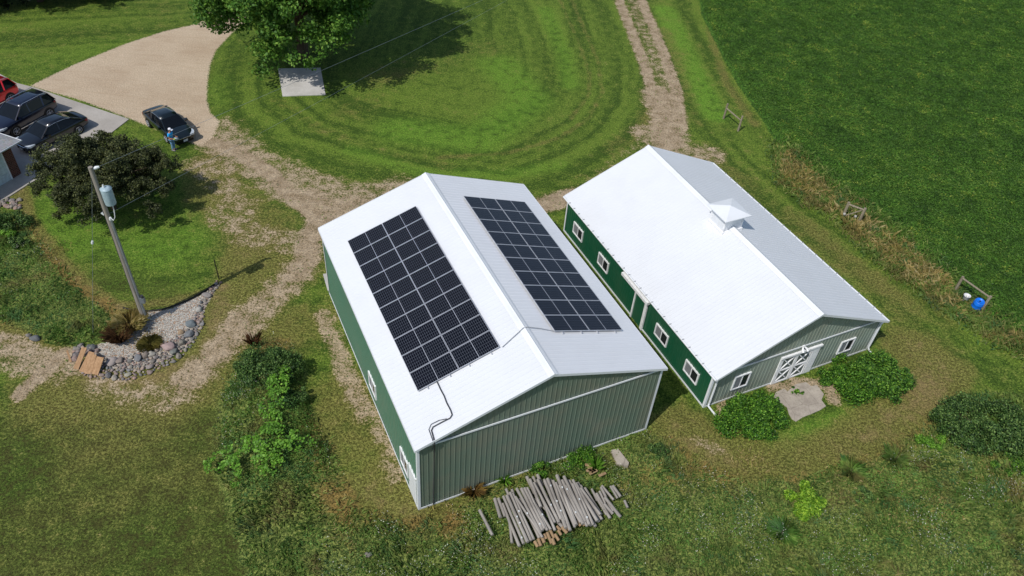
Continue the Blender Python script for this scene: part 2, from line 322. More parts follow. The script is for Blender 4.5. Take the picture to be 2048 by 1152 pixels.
# ------------------------------------------------------------------ materials
def metal_paint(name, c, rough=0.38, dirt=0.12, spec=0.5, streak=True):
    t = NT(name); o = t.obj(); n = t.noise(0.7, 4, 0.6, o); m = t.noise(3.0, 4, 0.6, t.mapv(o, (1, 1, 0.15)))
    k = t.math('MULTIPLY', t.step(n, 0.35, 0.75), dirt*2); col = t.mix(k, c, lin(132, 124, 108))
    if streak: col = t.mix(t.math('MULTIPLY', t.step(m, 0.5, 0.8), dirt*1.3), col, lin(90, 84, 72))
    return t.out(col, rough, 0, spec)
M_ROOF = metal_paint("white_roof_steel", (0.70, 0.715, 0.735, 1), 0.42, 0.025, 0.4, False)
M_TRIM = metal_paint("white_trim_steel", (0.74, 0.76, 0.78, 1), 0.4, 0.05)
M_GREEN = metal_paint("green_wall_steel", lin(84, 124, 104), 0.33, 0.06, 0.5)  # lightened green: grazing sheen of the shed's left wall put into the colour
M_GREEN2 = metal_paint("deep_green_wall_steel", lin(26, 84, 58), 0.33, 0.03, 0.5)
M_SHEEN = metal_paint("sheen_toned_green_wall_steel", lin(104, 120, 106), 0.4, 0.22, 0.4)  # shed gable: greyish sheen of reflected ground painted into the base colour
M_SHEEN2 = metal_paint("pale_sheen_green_wall_steel", lin(138, 150, 138), 0.42, 0.2, 0.4)  # barn gable: paler grey-green, surface reflection painted into the base colour
M_VINYL = plain("white_vinyl", (0.8, 0.8, 0.8, 1), 0.4)
M_GLASS = plain("dark_window_glass", (0.02, 0.022, 0.024, 1), 0.06, 0, 0.6)
M_SCREEN = plain("insect_screen", lin(120, 122, 124), 0.7)
M_ALU = plain("aluminium_frame", lin(190, 192, 198), 0.4, 0.4)
M_DARK = plain("black_conduit", lin(58, 58, 60), 0.6)
M_GREY = plain("grey_cable", lin(150, 152, 155), 0.5)
def cell_mat(name, tone, vis):
    t = NT(name); o = t.obj(); s = t.n("ShaderNodeSeparateXYZ"); t.put(s.inputs[0], o)
    def lines(v, period, wd):
        f = t.math('FRACT', t.math('DIVIDE', v, period)); a = t.math('ABSOLUTE', t.math('SUBTRACT', f, 0.5)); return t.math('GREATER_THAN', a, 0.5-wd/period/2)
    g = t.math('MAXIMUM', lines(s.outputs[0], 0.1, 0.013), lines(s.outputs[1], 0.1767, 0.013))
    n = t.noise(1.5, 2, 0.5, o)
    base = t.mix(n, tuple(x*0.7 for x in tone[:3])+(1,), tuple(x*1.3 for x in tone[:3])+(1,))
    return t.out(t.mix(t.math('MULTIPLY', g, vis), base, lin(150, 156, 170)), 0.15, 0, 0.25)
M_CELL = cell_mat("solar_cells", lin(9, 10, 17), 0.27)
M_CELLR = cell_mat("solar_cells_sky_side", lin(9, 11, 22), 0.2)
def concrete_mat(name, a, b, sc_=1.0, crk=0.0):
    t = NT(name); p = t.pos(); n = t.noise(0.8*sc_, 5, 0.65, p); f = t.noise(14, 3, 0.7, p)
    c = t.mix(t.step(n, 0.3, 0.7), a, b); c = t.mix(t.math('MULTIPLY', t.step(f, 0.5, 0.75), 0.35), c, lin(96, 90, 82))
    cr = t.voro(0.55*sc_, t.mapv(p, (1, 1, 0)), "Distance", 'DISTANCE_TO_EDGE'); c = t.mix(t.step(cr, 0.0, 0.02, crk, 0.0), c, lin(80, 74, 66))
    t.bump(f, 0.3, 0.01); return t.out(c, 0.9, 0, 0.2)
M_CONC = concrete_mat("old_concrete", lin(176, 172, 165), lin(196, 192, 186))
M_SLAB = concrete_mat("driveway_concrete", lin(158, 152, 144), lin(182, 176, 168), 0.3)
M_BROKEN = concrete_mat("cracked_concrete", lin(150, 140, 128), lin(176, 166, 152), 1.6, 0.35)
def wood_mat(name, a, b, ax=1):
    t = NT(name); o = t.obj(); sca = [14, 14, 14]; sca[ax] = 0.8
    n = t.noise(1.0, 5, 0.65, t.mapv(o, tuple(sca))); r_ = t.n("ShaderNodeObjectInfo").outputs["Random"]
    c = t.mix(t.step(n, 0.3, 0.7), a, b); c = t.mix(t.math('MULTIPLY', r_, 0.5), c, tuple(x*0.55 for x in b[:3])+(1,))
    t.bump(n, 0.5, 0.01); return t.out(c, 0.9, 0, 0.15)
M_LOG = wood_mat("weathered_grey_post_wood", lin(104, 98, 92), lin(178, 172, 164))
M_LOGB = wood_mat("browner_post_wood", lin(128, 100, 72), lin(178, 152, 118))
M_POLE = wood_mat("grey_pole_wood", lin(108, 102, 94), lin(172, 164, 152), 2)
M_BOARD = wood_mat("tan_board_wood", lin(146, 112, 80), lin(186, 150, 114))
M_FENCE = wood_mat("weathered_fence_wood", lin(108, 100, 84), lin(162, 152, 130), 2)
M_BARK = wood_mat("bark", lin(62, 52, 42), lin(98, 86, 72), 2)
M_GALV = plain("galvanised_steel", lin(150, 158, 164), 0.45, 0.6)
M_XFMR = plain("pale_grey_transformer_paint", lin(158, 178, 186), 0.45)
M_PORC = plain("white_porcelain", lin(210, 214, 214), 0.25)
M_RUB = plain("black_edging_plastic", lin(30, 28, 26), 0.6)
M_TYRE = plain("tyre_rubber", lin(24, 24, 25), 0.8)
M_RIM = plain("silver_wheel_rim", lin(178, 180, 184), 0.4, 0.2)
M_CHROME = plain("chrome_trim", lin(215, 218, 222), 0.15, 0.9)
M_CGLASS = plain("car_glass", lin(16, 20, 24), 0.08, 0, 0.3)
M_LAMP = plain("headlamp_lens", lin(190, 198, 204), 0.12, 0.2)
M_TAIL = plain("tail_lamp_lens", lin(130, 20, 24), 0.2)
M_PLATE = plain("number_plate", lin(205, 208, 212), 0.5)
M_BLKPL = plain("black_plastic", lin(22, 22, 24), 0.55)
def paint(name, c, coat=1.0): return plain(name, c, 0.3, 0.25, 0.5, coat, 0.04)
def stone_mat():
    t = NT("fieldstone"); o = t.obj(); r_ = t.n("ShaderNodeObjectInfo").outputs["Random"]
    c = t.ramp(r_, [(0.0, lin(150, 140, 128)), (0.18, lin(120, 118, 114)), (0.36, lin(176, 166, 150)), (0.5, lin(158, 132, 118)), (0.65, lin(134, 134, 132)), (0.8, lin(168, 140, 128)), (0.95, lin(108, 110, 110))])
    n = t.noise(5, 5, 0.65, o); c = t.mix(1.0, c, t.ramp(n, [(0.3, (0.62, 0.62, 0.62, 1)), (0.7, (1.15, 1.15, 1.15, 1))]), 'MULTIPLY')
    t.bump(n, 0.6, 0.04); return t.out(c, 0.85, 0, 0.25)
M_STONE = stone_mat()
def stone_c(name, c):
    t = NT(name); o = t.obj(); n = t.noise(6, 5, 0.7, o); cc = t.mix(t.step(n, 0.3, 0.7), tuple(x*0.65 for x in c[:3])+(1,), c); t.bump(n, 0.5, 0.04)
    return t.out(cc, 0.8, 0, 0.3)
def leaf_mat(name, cols, trans=0.25, rough=0.55, patch=0.0, vr=0.2, ns=1.1):
    """cols: three albedos for the tint attribute 0..1"""
    t = NT(name); a = t.attr("tint"); n = t.noise(ns, 3, 0.6, t.pos())
    c = t.ramp(a, [(0.0, cols[0]), (0.5, cols[1]), (1.0, cols[2])])
    c = t.mix(1.0, c, t.ramp(n, [(0.36, (1-vr, 1-vr*0.85, 1-vr, 1)), (0.64, (1+vr*1.3, 1+vr, 1+vr*0.7, 1))]), 'MULTIPLY')
    if patch:
        p2 = t.noise(0.45, 3, 0.6, t.pos()); p3 = t.noise(0.8, 3, 0.6, t.mapv(t.pos(), (1, 1, 1), (0, 0, 1.3)))
        c = t.mix(t.math('MULTIPLY', t.step(p2, 0.5, 0.66), patch), c, lin(146, 124, 84)); c = t.mix(t.math('MULTIPLY', t.step(p3, 0.52, 0.66), patch), c, lin(90, 134, 84))
    t.out(c, rough, 0, 0.25)
    tr = t.n("ShaderNodeBsdfTranslucent"); t.put(tr.inputs[0], c); mx = t.n("ShaderNodeMixShader"); mx.inputs[0].default_value = trans
    t.t.links.new(t.b.outputs[0], mx.inputs[1]); t.t.links.new(tr.outputs[0], mx.inputs[2])
    t.t.links.new(mx.outputs[0], t.t.nodes["Material Output"].inputs[0]); return t.m
L_CROP = leaf_mat("crop_leaves", (lin(56, 86, 36), lin(96, 132, 52), lin(156, 168, 74)), 0.42, vr=0.32)
L_WEED = leaf_mat("weed_leaves", (lin(70, 108, 48), lin(106, 146, 68), lin(152, 178, 98)), 0.4, patch=0.7, vr=0.38)
L_GRASS = leaf_mat("tall_grass_blades", (lin(92, 126, 60), lin(130, 154, 82), lin(172, 172, 112)), 0.45, patch=0.7, vr=0.34)
L_DRYG = leaf_mat("dry_grass_blades", (lin(128, 122, 66), lin(170, 154, 98), lin(204, 188, 140)), 0.35)
L_WHITE = leaf_mat("pale_flower_heads", (lin(150, 152, 136), lin(180, 182, 168), lin(214, 214, 202)))
L_LIME = leaf_mat("lime_leaves", (lin(64, 104, 30), lin(98, 146, 46), lin(134, 178, 70)))
L_BUSH = leaf_mat("bush_leaves", (lin(34, 68, 20), lin(70, 118, 36), lin(122, 166, 60)), vr=0.42, ns=3.2)
L_DBUSH = leaf_mat("dark_bush_leaves", (lin(34, 58, 28), lin(66, 98, 46), lin(116, 144, 80)), vr=0.42, ns=3.2)
L_MAPLE = leaf_mat("maple_leaves", (lin(44, 78, 28), lin(78, 120, 44), lin(132, 166, 72)), 0.3, vr=0.3)
L_BRONZE = leaf_mat("bronze_leaves", (lin(36, 42, 26), lin(60, 68, 38), lin(108, 114, 68)), 0.2)
L_CONE = leaf_mat("conifer_needles", (lin(16, 26, 14), lin(30, 44, 22), lin(48, 64, 34)))

# ------------------------------------------------------------------ vegetation builders
def blades(P, h, wd, lean, az, tint):
    n = len(P); d = np.stack([np.cos(az), np.sin(az)], 1); s = rng.random(n)*6.28; q = np.stack([np.cos(s), np.sin(s)], 1)*wd[:, None]/2
    V = np.zeros((n, 4, 3)); V[:, 0, :2] = P[:, :2]-q; V[:, 1, :2] = P[:, :2]+q; V[:, :2, 2] = P[:, None, 2]
    m = P.copy(); m[:, :2] += d*(h*lean*0.3)[:, None]; m[:, 2] += h*0.62
    V[:, 2] = m; V[:, 2, :2] += q*0.8; tip = P.copy(); tip[:, :2] += d*(h*lean)[:, None]; tip[:, 2] += h*np.sqrt(np.clip(1-0.5*lean**2, 0.1, 1)); V[:, 3] = tip
    F = (np.arange(n)[:, None, None]*4+np.array([[0, 1, 2], [0, 2, 3]])[None]).reshape(-1, 3)
    return V.reshape(-1, 3), F, np.repeat(tint, 4)
def leaf_quads(P, size, tint, up=0.6, nrm=None, asp=0.6):
    n = len(P); N = rng.normal(size=(n, 3)); N /= np.linalg.norm(N, axis=1)[:, None]; N[:, 2] += up
    if nrm is not None: N += nrm
    N /= np.linalg.norm(N, axis=1)[:, None]+1e-9
    T = np.cross(N, rng.normal(size=(n, 3))); T /= np.linalg.norm(T, axis=1)[:, None]+1e-9; B = np.cross(N, T)
    T *= size[:, None]*0.5; B *= (size*asp)[:, None]*0.5
    V = np.stack([P-T, P-B+T*0.1, P+T, P+B+T*0.1], 1).reshape(-1, 3)
    F = np.arange(n*4).reshape(-1, 4); return V, F, np.repeat(tint, 4)
def emit(name, data, mat, parent=None):
    return raw_mesh(name, data[0], data[1], mat, dict(tint=data[2]), parent=parent)
def merge(*ds):
    V = []; F = []; T = []; o = 0
    for v, f, t in ds: V.append(v); F.append(f+o); T.append(t); o += len(v)
    return np.vstack(V), np.vstack(F), np.concatenate(T)
def scatter(n, box, fn):
    """n tries in box, kept where fn(x,y) > random"""
    x = rng.uniform(box[0], box[1], n); y = rng.uniform(box[2], box[3], n); k = fn(x, y) > rng.random(n)
    return x[k], y[k]
def lumps(k, rad, seed):
    r_ = np.random.default_rng(seed); out = []
    for i in range(k):
        a = r_.random()*6.28; d = math.sqrt(r_.random())*0.72
        out.append((rad[0]*d*math.cos(a)*1.25, rad[1]*d*math.sin(a)*1.25, rad[2]*(0.12+0.75*r_.random()*(1-d*0.6)), r_.uniform(0.14, 0.42)))
    return out
def bush(name, loc, rad, n, ls, mat, label, cat="bush", group=None, k=14, seed=1, rz=0.0, stems=6, up=0.5, small=1.0):
    z = float(height(np.array([loc[0]]), np.array([loc[1]]))[0])
    root = empty(name, (loc[0], loc[1], z-0.03), rz, label, cat, group); L = [(a, b, c, d*small) for a, b, c, d in lumps(k, rad, seed)]; mr = (rad[0]+rad[1])/2
    Ps = []; Ns = []; Ts = []
    for lx, ly, lz, lr in L:
        c = n//k; v = rng.normal(size=(c, 3)); v /= np.linalg.norm(v, axis=1)[:, None]; rr = 0.45+0.75*rng.random(c)**0.9
        p = v*rr[:, None]*np.array([mr*lr, mr*lr, min(mr*lr, rad[2]*0.55)])+np.array([lx, ly, lz]); p = p[p[:, 2] > 0.0]; v = v[:len(p)]
        Ps.append(p); Ns.append((p-np.array([lx, ly, lz]))/(mr*lr)); Ts.append(np.clip(rng.normal(0.45+0.25*(lz/rad[2]-0.4), 0.34, len(p)), 0, 1))
    P = np.vstack(Ps); N = np.vstack(Ns); T = np.concatenate(Ts)
    emit("foliage", leaf_quads(P, rng.uniform(0.7, 1.3, len(P))*ls, T, up, N*0.7), mat, root)
    m = MB()
    for i in range(stems):
        lx, ly, lz, lr = L[i % k]; m.tube([(lx*0.12, ly*0.12, -0.05), (lx*0.5, ly*0.5, lz*0.55), (lx, ly, lz)], [0.03, 0.02, 0.008], 5)
    m.build("stem", M_BARK, root); return root
def tree(name, loc, crown, cz, n, ls, mat, label, k=60, seed=1, trunk=0.3, clump=0.24, cat="tree", group=None, flat=0.75, low=-0.45):
    """crown = radii; clusters of leaves on the ends of limbs"""
    root = empty(name, (loc[0], loc[1], -0.02), 0, label, cat, group); r_ = np.random.default_rng(seed)
    m = MB(); cen = []
    tips = []
    for i in range(k):
        v = r_.normal(size=3); v /= np.linalg.norm(v); v[2] = v[2] if v[2] > low else -v[2]*0.3
        d = r_.uniform(0.45, 0.95)**0.7*(0.82+0.3*r_.random()); c = v*np.array(crown)*d; c[2] += cz; cen.append(c)
    bz = cz-crown[2]*0.45
    m.tube([(0, 0, 0), (0.05, 0.02, bz*0.5), (0, 0.05, bz), (0.1, 0, cz+crown[2]*0.5)], [trunk*1.25, trunk, trunk*0.8, trunk*0.2], 10)
    for c in cen[:26]:
        s_ = Vector((0, 0, bz*0.7+0.5*max(0, c[2]-bz)*0.6)); e = Vector(c); mid = s_.lerp(e, 0.5)+Vector((0, 0, 0.08*(e-s_).length))
        m.tube([s_, mid, e], [trunk*0.38, trunk*0.2, trunk*0.05], 5)
    m.build("trunk", M_BARK, root)
    Ps = []; Ns = []; Ts = []; mr = min(crown)
    for c in cen:
        q = n//k; rr = mr*clump*r_.uniform(0.7, 1.35); v = rng.normal(size=(q, 3)); v /= np.linalg.norm(v, axis=1)[:, None]
        # leaf sprays: sub-clusters make the edge ragged
        sub = rng.normal(size=(10, 3))*0.55; sid = rng.integers(0, 10, q)
        p = (sub[sid]+v*(rng.random(q)**0.5)[:, None]*0.55)*rr*np.array([1, 1, flat])+c
        Ps.append(p); Ns.append(v); Ts.append(np.clip(rng.normal(0.42+0.22*r_.random(), 0.22, q), 0, 1))
    P = np.vstack(Ps); N = np.vstack(Ns)
    emit("crown", leaf_quads(P, rng.uniform(0.7, 1.3, len(P))*ls, np.concatenate(Ts), 0.7, N*0.5, 0.7), mat, root)
    return root

# ------------------------------------------------------------------ barns
TH = 0.48685
def front(a0, a1, z0, z1, d0, d1): return (a0, a1, -d1, -d0, z0, z1)
def left(a0, a1, z0, z1, d0, d1): return (-d1, -d0, a0, a1, z0, z1)
PAN = 0.25
def prof(L, amp=0.026):
    """ribbed sheet profile: (position, height)"""
    out = []; n = int(round(L/PAN)); per = L/n
    for i in range(n):
        a = i*per; out += [(a, 0), (a+per-0.05, 0), (a+per-0.042, amp), (a+per-0.02, amp)]
    out.append((L, 0)); return out
def sheet_wall(side, W, L, h, rise):
    m = MB(); ln = W if side in 'fb' else L; pr = prof(ln)
    def pt(a, d, z):
        return {'f': (a, -d, z), 'b': (W-a, L+d, z), 'l': (-d, L-a, z), 'r': (W+d, a, z)}[side]
    vs = []; q = []
    for a, d in pr:
        top = h-0.03+(rise*(1-abs(a-W/2)/(W/2)) if side in 'fb' else 0); vs += [pt(a, d, 0.0), pt(a, d, top)]
    m.add(vs, [(2*i, 2*i+2, 2*i+3, 2*i+1) for i in range(len(pr)-1)])
    return m
def win(root, box, side, label=None):
    """sliding window on a wall; side f/l"""
    a0, a1, z0, z1 = box; F_ = front if side == 'f' else left; m = MB(); t_ = 0.075
    for (b0, b1, c0, c1) in ((a0, a1, z1-t_, z1), (a0, a1, z0, z0+t_), (a0, a0+t_, z0+t_, z1-t_), (a1-t_, a1, z0+t_, z1-t_)):
        m.box(*F_(b0, b1, c0, c1, 0.0, 0.075))
    mid = (a0+a1)/2; m.box(*F_(mid-0.028, mid+0.028, z0+t_, z1-t_, 0.0, 0.06))
    o = m.build("window", M_VINYL, root, label)
    g = MB().box(*F_(a0+t_, mid-0.028, z0+t_, z1-t_, 0.026, 0.04)); g2 = MB().box(*F_(mid+0.028, a1-t_, z0+t_, z1-t_, 0.026, 0.034))
    if side == 'f': g.build("pane", M_SCREEN, o, "grey screened pane"); g2.build("pane", M_GLASS, o)
    else: g2.build("pane", M_SCREEN, o, "grey screened pane"); g.build("pane", M_GLASS, o)
    return o
def barn(name, x, y, W, L, h, rise, oe, og, label, mw, gutter=False):
    root = empty(name, (x, y, 0), TH, label, "barn")
    MB_ = {k: sheet_wall(k, W, L, h, rise) for k in 'fblr'}
    for k in 'fblr': MB_[k].build("wall", mw[k], root)
    MB().box(0.01, W-0.01, 0.01, L-0.01, -0.05, 0.012).build("floor_slab", M_CONC, root)
    sl_ = rise/(W/2); ang = math.atan(sl_); sp = (W/2+oe)/math.cos(ang)
    rz_ = h+rise+0.05; pr = prof(L+2*og, 0.009)
    for sgn in (-1, 1):
        m = MB(); vs = []
        ex = W/2+sgn*(W/2+oe); ez = rz_-sl_*(W/2+oe); nx_, nz_ = sgn*math.sin(ang), math.cos(ang)
        for a, d in pr:
            yy = -og+a; vs += [(W/2, yy, rz_+d/nz_), (ex+nx_*d, yy, ez+nz_*d)]
        m.add(vs, [(2*i, 2*i+1, 2*i+3, 2*i+2) if sgn < 0 else (2*i, 2*i+2, 2*i+3, 2*i+1) for i in range(len(pr)-1)])
        th = 0.05  # deck under the sheet
        m.add([(W/2, -og+0.01, rz_-0.004), (ex, -og+0.01, ez-0.004), (ex, -og+0.01, ez-th), (W/2, -og+0.01, rz_-th), (W/2, L+og-0.01, rz_-0.004), (ex, L+og-0.01, ez-0.004), (ex, L+og-0.01, ez-th), (W/2, L+og-0.01, rz_-th)],
              [(0, 1, 2, 3), (7, 6, 5, 4), (0, 4, 5, 1), (3, 2, 6, 7), (1, 5, 6, 2)])
        m.build("roof", M_ROOF, root)
        for yy in (-og-0.022, L+og):   # rake trim
            MB().add([(W/2, yy, rz_+0.035), (ex, yy, ez+0.035), (ex, yy, ez-0.11), (W/2, yy, rz_-0.11), (W/2, yy+0.022, rz_+0.035), (ex, yy+0.022, ez+0.035), (ex, yy+0.022, ez-0.11), (W/2, yy+0.022, rz_-0.11)],
                     [(0, 1, 2, 3), (7, 6, 5, 4), (0, 4, 5, 1), (3, 2, 6, 7), (1, 5, 6, 2), (0, 3, 7, 4)]).build("rake_trim", M_TRIM, root)
        # eave fascia or gutter
        if gutter:
            g = MB(); e0 = ex; g.tube([(e0+sgn*0.05, -og, ez-0.045), (e0+sgn*0.05, L+og, ez-0.045)], 0.062, 10)
            go = g.build("gutter", M_TRIM, root)
            for i in range(int(L/0.61)): MB().box(*sorted((e0-sgn*0.03, e0+sgn*0.11)), i*0.61+0.2, i*0.61+0.235, ez+0.022, ez+0.045).build("gutter_hanger", M_GREY, go)
        else:
            MB().box(*sorted((ex+sgn*0.003, ex+sgn*0.025)), -og, L+og, ez-0.12, ez+0.005).build("eave_trim", M_TRIM, root)
    rc = MB(); pf = [(-0.24, -0.24*sl_+0.03), (-0.16, -0.16*sl_+0.055), (-0.05, -0.05*sl_+0.065), (0, 0.085), (0.05, -0.05*sl_+0.065), (0.16, -0.16*sl_+0.055), (0.24, -0.24*sl_+0.03)]
    vs = [(W/2+a, yy, rz_+b) for yy in (-og-0.03, L+og+0.03) for a, b in pf]; n = len(pf)
    rc.add(vs, [(i, i+1, n+i+1, n+i) for i in range(n-1)]+[tuple(range(n)), tuple(range(n, 2*n))[::-1]]); rc.build("ridge_cap", M_TRIM, root)
    for cx, cy, sx_, sy_ in ((0, 0, -1, -1), (W, 0, 1, -1), (0, L, -1, 1), (W, L, 1, 1)):
        m = MB(); m.box(*sorted((cx+sx_*0.035, cx-sx_*0.09)), *sorted((cy+sy_*0.028, cy+sy_*0.036)), 0.0, h-0.04)
        m.box(*sorted((cx+sx_*0.028, cx+sx_*0.036)), *sorted((cy+sy_*0.028, cy-sy_*0.09)), 0.0, h-0.04); m.build("corner_trim", M_TRIM, root)
    for nm, b in (("base_trim", front(0.1, W-0.1, 0.02, 0.13, 0.024, 0.045)), ("base_trim", left(0.1, L-0.1, 0.02, 0.13, 0.024, 0.045)), ("gable_trim", front(0.1, W-0.1, h-0.13, h-0.04, 0.024, 0.06))):
        MB().box(*b).build(nm, M_TRIM, root)
    MB().box(W+0.024, W+0.045, 0.1, L-0.1, 0.02, 0.13).build("base_trim", M_TRIM, root)
    MB().box(0.1, W-0.1, L+0.024, L+0.045, 0.02, 0.13).build("base_trim", M_TRIM, root)
    return root, rz_, sl_, ang
AX, AY, AW, AL, AH, AR = -3.374, 19.195, 12.166, 15.487, 4.73, 2.13
A, Arz, Asl, Aang = barn("machine_shed", AX, AY, AW, AL, AH, AR, 0.14, 0.17, "tall green steel shed with white roof carrying two fields of black solar panels", dict(f=M_SHEEN, b=M_GREEN, l=M_GREEN, r=M_GREEN2))
win(A, (6.15, 7.3, 0.8, 1.85), 'l'); win(A, (1.27, 2.35, 0.75, 1.85), 'l')
d = MB(); d.box(*left(0.18, 1.15, 0.05, 2.15, 0.0, 0.05)); do = d.build("door", M_VINYL, A, "white walk-in door")
MB().box(*left(0.26, 1.07, 0.12, 2.07, 0.05, 0.062)).build("door_leaf", M_TRIM, do)
MB().tube([(-0.06, 1.0, 1.0), (-0.12, 1.0, 1.0)], 0.03, 8).build("handle", M_GALV, do)
BX, BY, BW, BL, BH, BR = 10.566, 26.643, 11.416, 15.952, 2.604, 2.50
B, Brz, Bsl, Bang = barn("horse_barn", BX, BY, BW, BL, BH, BR, 0.11, 0.34, "low green steel barn with white roof, square white cupola and crossbuck doors", dict(f=M_SHEEN2, b=M_GREEN, l=M_GREEN2, r=M_GREEN), gutter=True)
for c in (14.22, 10.98, 4.44, 1.52): win(B, (c-0.6, c+0.6, 0.78, 1.62), 'l')
win(B, (1.51, 2.55, 0.76, 1.82), 'f'); win(B, (8.84, 9.88, 0.66, 1.66), 'f')
# side sliding door and its track cover
m = MB().box(*left(5.95, 8.75, 2.18, 2.36, 0.03, 0.26)); m.build("door_track", M_VINYL, B)
m = MB(); m.box(*left(6.15, 7.3, 0.06, 2.15, 0.03, 0.07)); sd = m.build("sliding_door", M_GREEN2, B)
m = MB()
for a0, a1 in ((7.24, 7.34), (6.06, 6.28)): m.box(*left(a0, a1, 0.05, 2.17, 0.04, 0.13))
m.build("door_edge", M_VINYL, sd)
# crossbuck doors in the gable
M_DGAP = plain("dark_green_door_steel", lin(70, 84, 80), 0.5)
x0, x1, z0, z1 = 4.50, 7.08, 0.03, 2.06; o = None
for i in range(2):
    a0 = x0+0.02+i*1.03; a1 = a0+1.02; m = MB().box(*front(a0, a1, z0, z1-0.02, 0.03, 0.05)); dd = m.build("barn_door", M_DGAP, B)
    bt = MB(); tw = 0.085
    def dbeam(p, q, dd_=0.075, w2=tw): bt.beam((p[0], -dd_, p[1]), (q[0], -dd_, q[1]), 0.05, w2, up=Vector((0, 1, 0)).cross(Vector((q[0]-p[0], 0, q[1]-p[1]))).normalized())
    zc = (z0+z1)/2
    for zz in (z0+tw/2, zc, z1-tw/2): dbeam((a0+tw/2, zz), (a1-tw/2, zz), 0.077)
    for aa in (a0+tw/2, a1-tw/2): dbeam((aa, z0), (aa, z1), 0.08)
    for (q0, q1) in ((z0+tw, zc-tw/2), (zc+tw/2, z1-tw)):
        dbeam((a0+tw, q0), (a1-tw, q1), 0.073, 0.06); dbeam((a0+tw, q1), (a1-tw, q0), 0.07, 0.06)
    bt.build("crossbuck", M_VINYL, dd)
m = MB().box(*front(x0-0.1, x1+0.12, z1, z1+0.13, 0.03, 0.15)); m.box(*front(x0-0.1, x0, 0.02, z1, 0.03, 0.1)); m.box(*front(6.62, 7.12, 0.02, z1, 0.03, 0.11)); m.build("door_frame", M_VINYL, B)
lm = MB(); lm.box(*front(5.62, 5.74, 2.52, 2.66, 0.06, 0.14))
for sx_ in (-0.13, 0.13): lm.tube([(5.68+sx_*0.4, -0.14, 2.58), (5.68+sx_, -0.22, 2.52), (5.68+sx_*1.25, -0.34, 2.4)], [0.035, 0.06, 0.075], 8)
lm.build("floodlight", M_VINYL, B)
# downspouts
for cx in (-0.02, BW+0.06):
    m = MB(); sg = -1 if cx < 1 else 1; e = (BW/2+sg*(BW/2+0.16)); ez = Brz-Bsl*(BW/2+0.11)-0.05; xx = 0.28 if sg < 0 else BW-0.28
    xx = 0.22 if sg < 0 else BW-0.02
    m.tube([(e, -0.12, ez-0.03), (e-sg*0.06, -0.12, ez-0.14), (xx, -0.1, ez-0.36), (xx, -0.1, 0.32), (xx+(-0.05 if sg < 0 else 0), -0.16, 0.2), (xx+(0.02 if sg < 0 else 0.1), -0.75 if sg < 0 else -0.35, 0.1)], 0.052, 6, smooth=False); m.build("downspout", M_TRIM, B)
# cupola
cx, cy = BW/2, 7.9; cu = MB(); cu.box(cx-0.62, cx+0.62, cy-0.62, cy+0.62, Brz-0.45, Brz+0.70); co = cu.build("cupola", M_TRIM, B)
fl = MB(); fl.box(cx-0.72, cx+0.72, cy-0.72, cy+0.72, Brz-0.5, Brz-0.18)
for a, b in ((cx-0.62, cy-0.62), (cx+0.62, cy-0.62), (cx-0.62, cy+0.62), (cx+0.62, cy+0.62)): fl.box(a-0.04, a+0.04, b-0.04, b+0.04, Brz-0.2, Brz+0.70)
fl.build("cupola_trim", M_VINYL, co)
cp = MB(); E_ = 0.90; z_ = Brz+0.72; vs = [(cx-E_, cy-E_, z_), (cx+E_, cy-E_, z_), (cx+E_, cy+E_, z_), (cx-E_, cy+E_, z_)]
cp.add(vs+[(a, b, z_+0.05) for a, b, _ in vs]+[(cx, cy, z_+0.36)], [(3, 2, 1, 0), (0, 1, 5, 4), (1, 2, 6, 5), (2, 3, 7, 6), (3, 0, 4, 7), (4, 5, 8), (5, 6, 8), (6, 7, 8), (7, 4, 8)]); cp.build("cupola_roof", M_TRIM, co)

# ------------------------------------------------------------------ solar arrays
def solar(side, label):
    PW, PH = 2.035, 1.105; y0 = 2.43
    if side == 'L': s0 = 0.95; rot = -Aang; s_z = AH+0.05+Asl*s0
    else: s0 = 7.43; rot = Aang; s_z = Arz-Asl*(s0-AW/2)
    root = bpy.data.objects.new("solar_array", None); COL.objects.link(root); root.empty_display_size = 0.3
    tag(root, label, "solar panels")
    mw = Matrix.Translation((AX, AY, 0)) @ Matrix.Rotation(TH, 4, 'Z') @ Matrix.Translation((s0, y0, s_z)) @ Matrix.Rotation(rot, 4, 'Y')
    root.matrix_world = mw
    pm = None
    mc = M_CELL if side == 'L' else M_CELLR
    cell = MB()
    for hx in (0, 1): cell.box(0.02+hx*1.0075, 0.02+hx*1.0075+0.9875, 0.02, PH-0.045, 0.098, 0.124)
    fr = MB()
    for b in ((0, PW-0.02, 0, 0.02), (0, PW-0.02, PH-0.045, PH-0.025), (0, 0.02, 0.02, PH-0.045), (PW-0.04, PW-0.02, 0.02, PH-0.045), (1.0075, 1.0275, 0.02, PH-0.045)): fr.box(*b, 0.085, 0.13)
    cm = cell.mesh("solar_panel", mc); fm = fr.mesh("frame", M_ALU)
    for i in range(2):
        for j in range(10):
            o = bpy.data.objects.new("solar_panel", cm); COL.objects.link(o); o.parent = root; o.location = (i*PW, j*PH, 0)
            f = bpy.data.objects.new("frame", fm); COL.objects.link(f); f.parent = o
    for xx in (0.45, 1.55, 2.5, 3.6):
        MB().box(xx-0.02, xx+0.02, -0.12, 10*PH+0.06, 0.028, 0.084).build("mounting_rail", M_ALU, root)
    return root
solar('L', "black solar panels on the left slope of the shed roof, facing the utility pole")
solar('R', "black solar panels on the right slope of the shed roof, beside the low barn")
def Aw(s, t, dz=0.0, side='L'):
    z = (AH+0.05+Asl*s if side == 'L' else Arz-Asl*(s-AW/2))+dz
    return Vector((AX+s*math.cos(TH)-t*math.sin(TH), AY+s*math.sin(TH)+t*math.cos(TH), z))
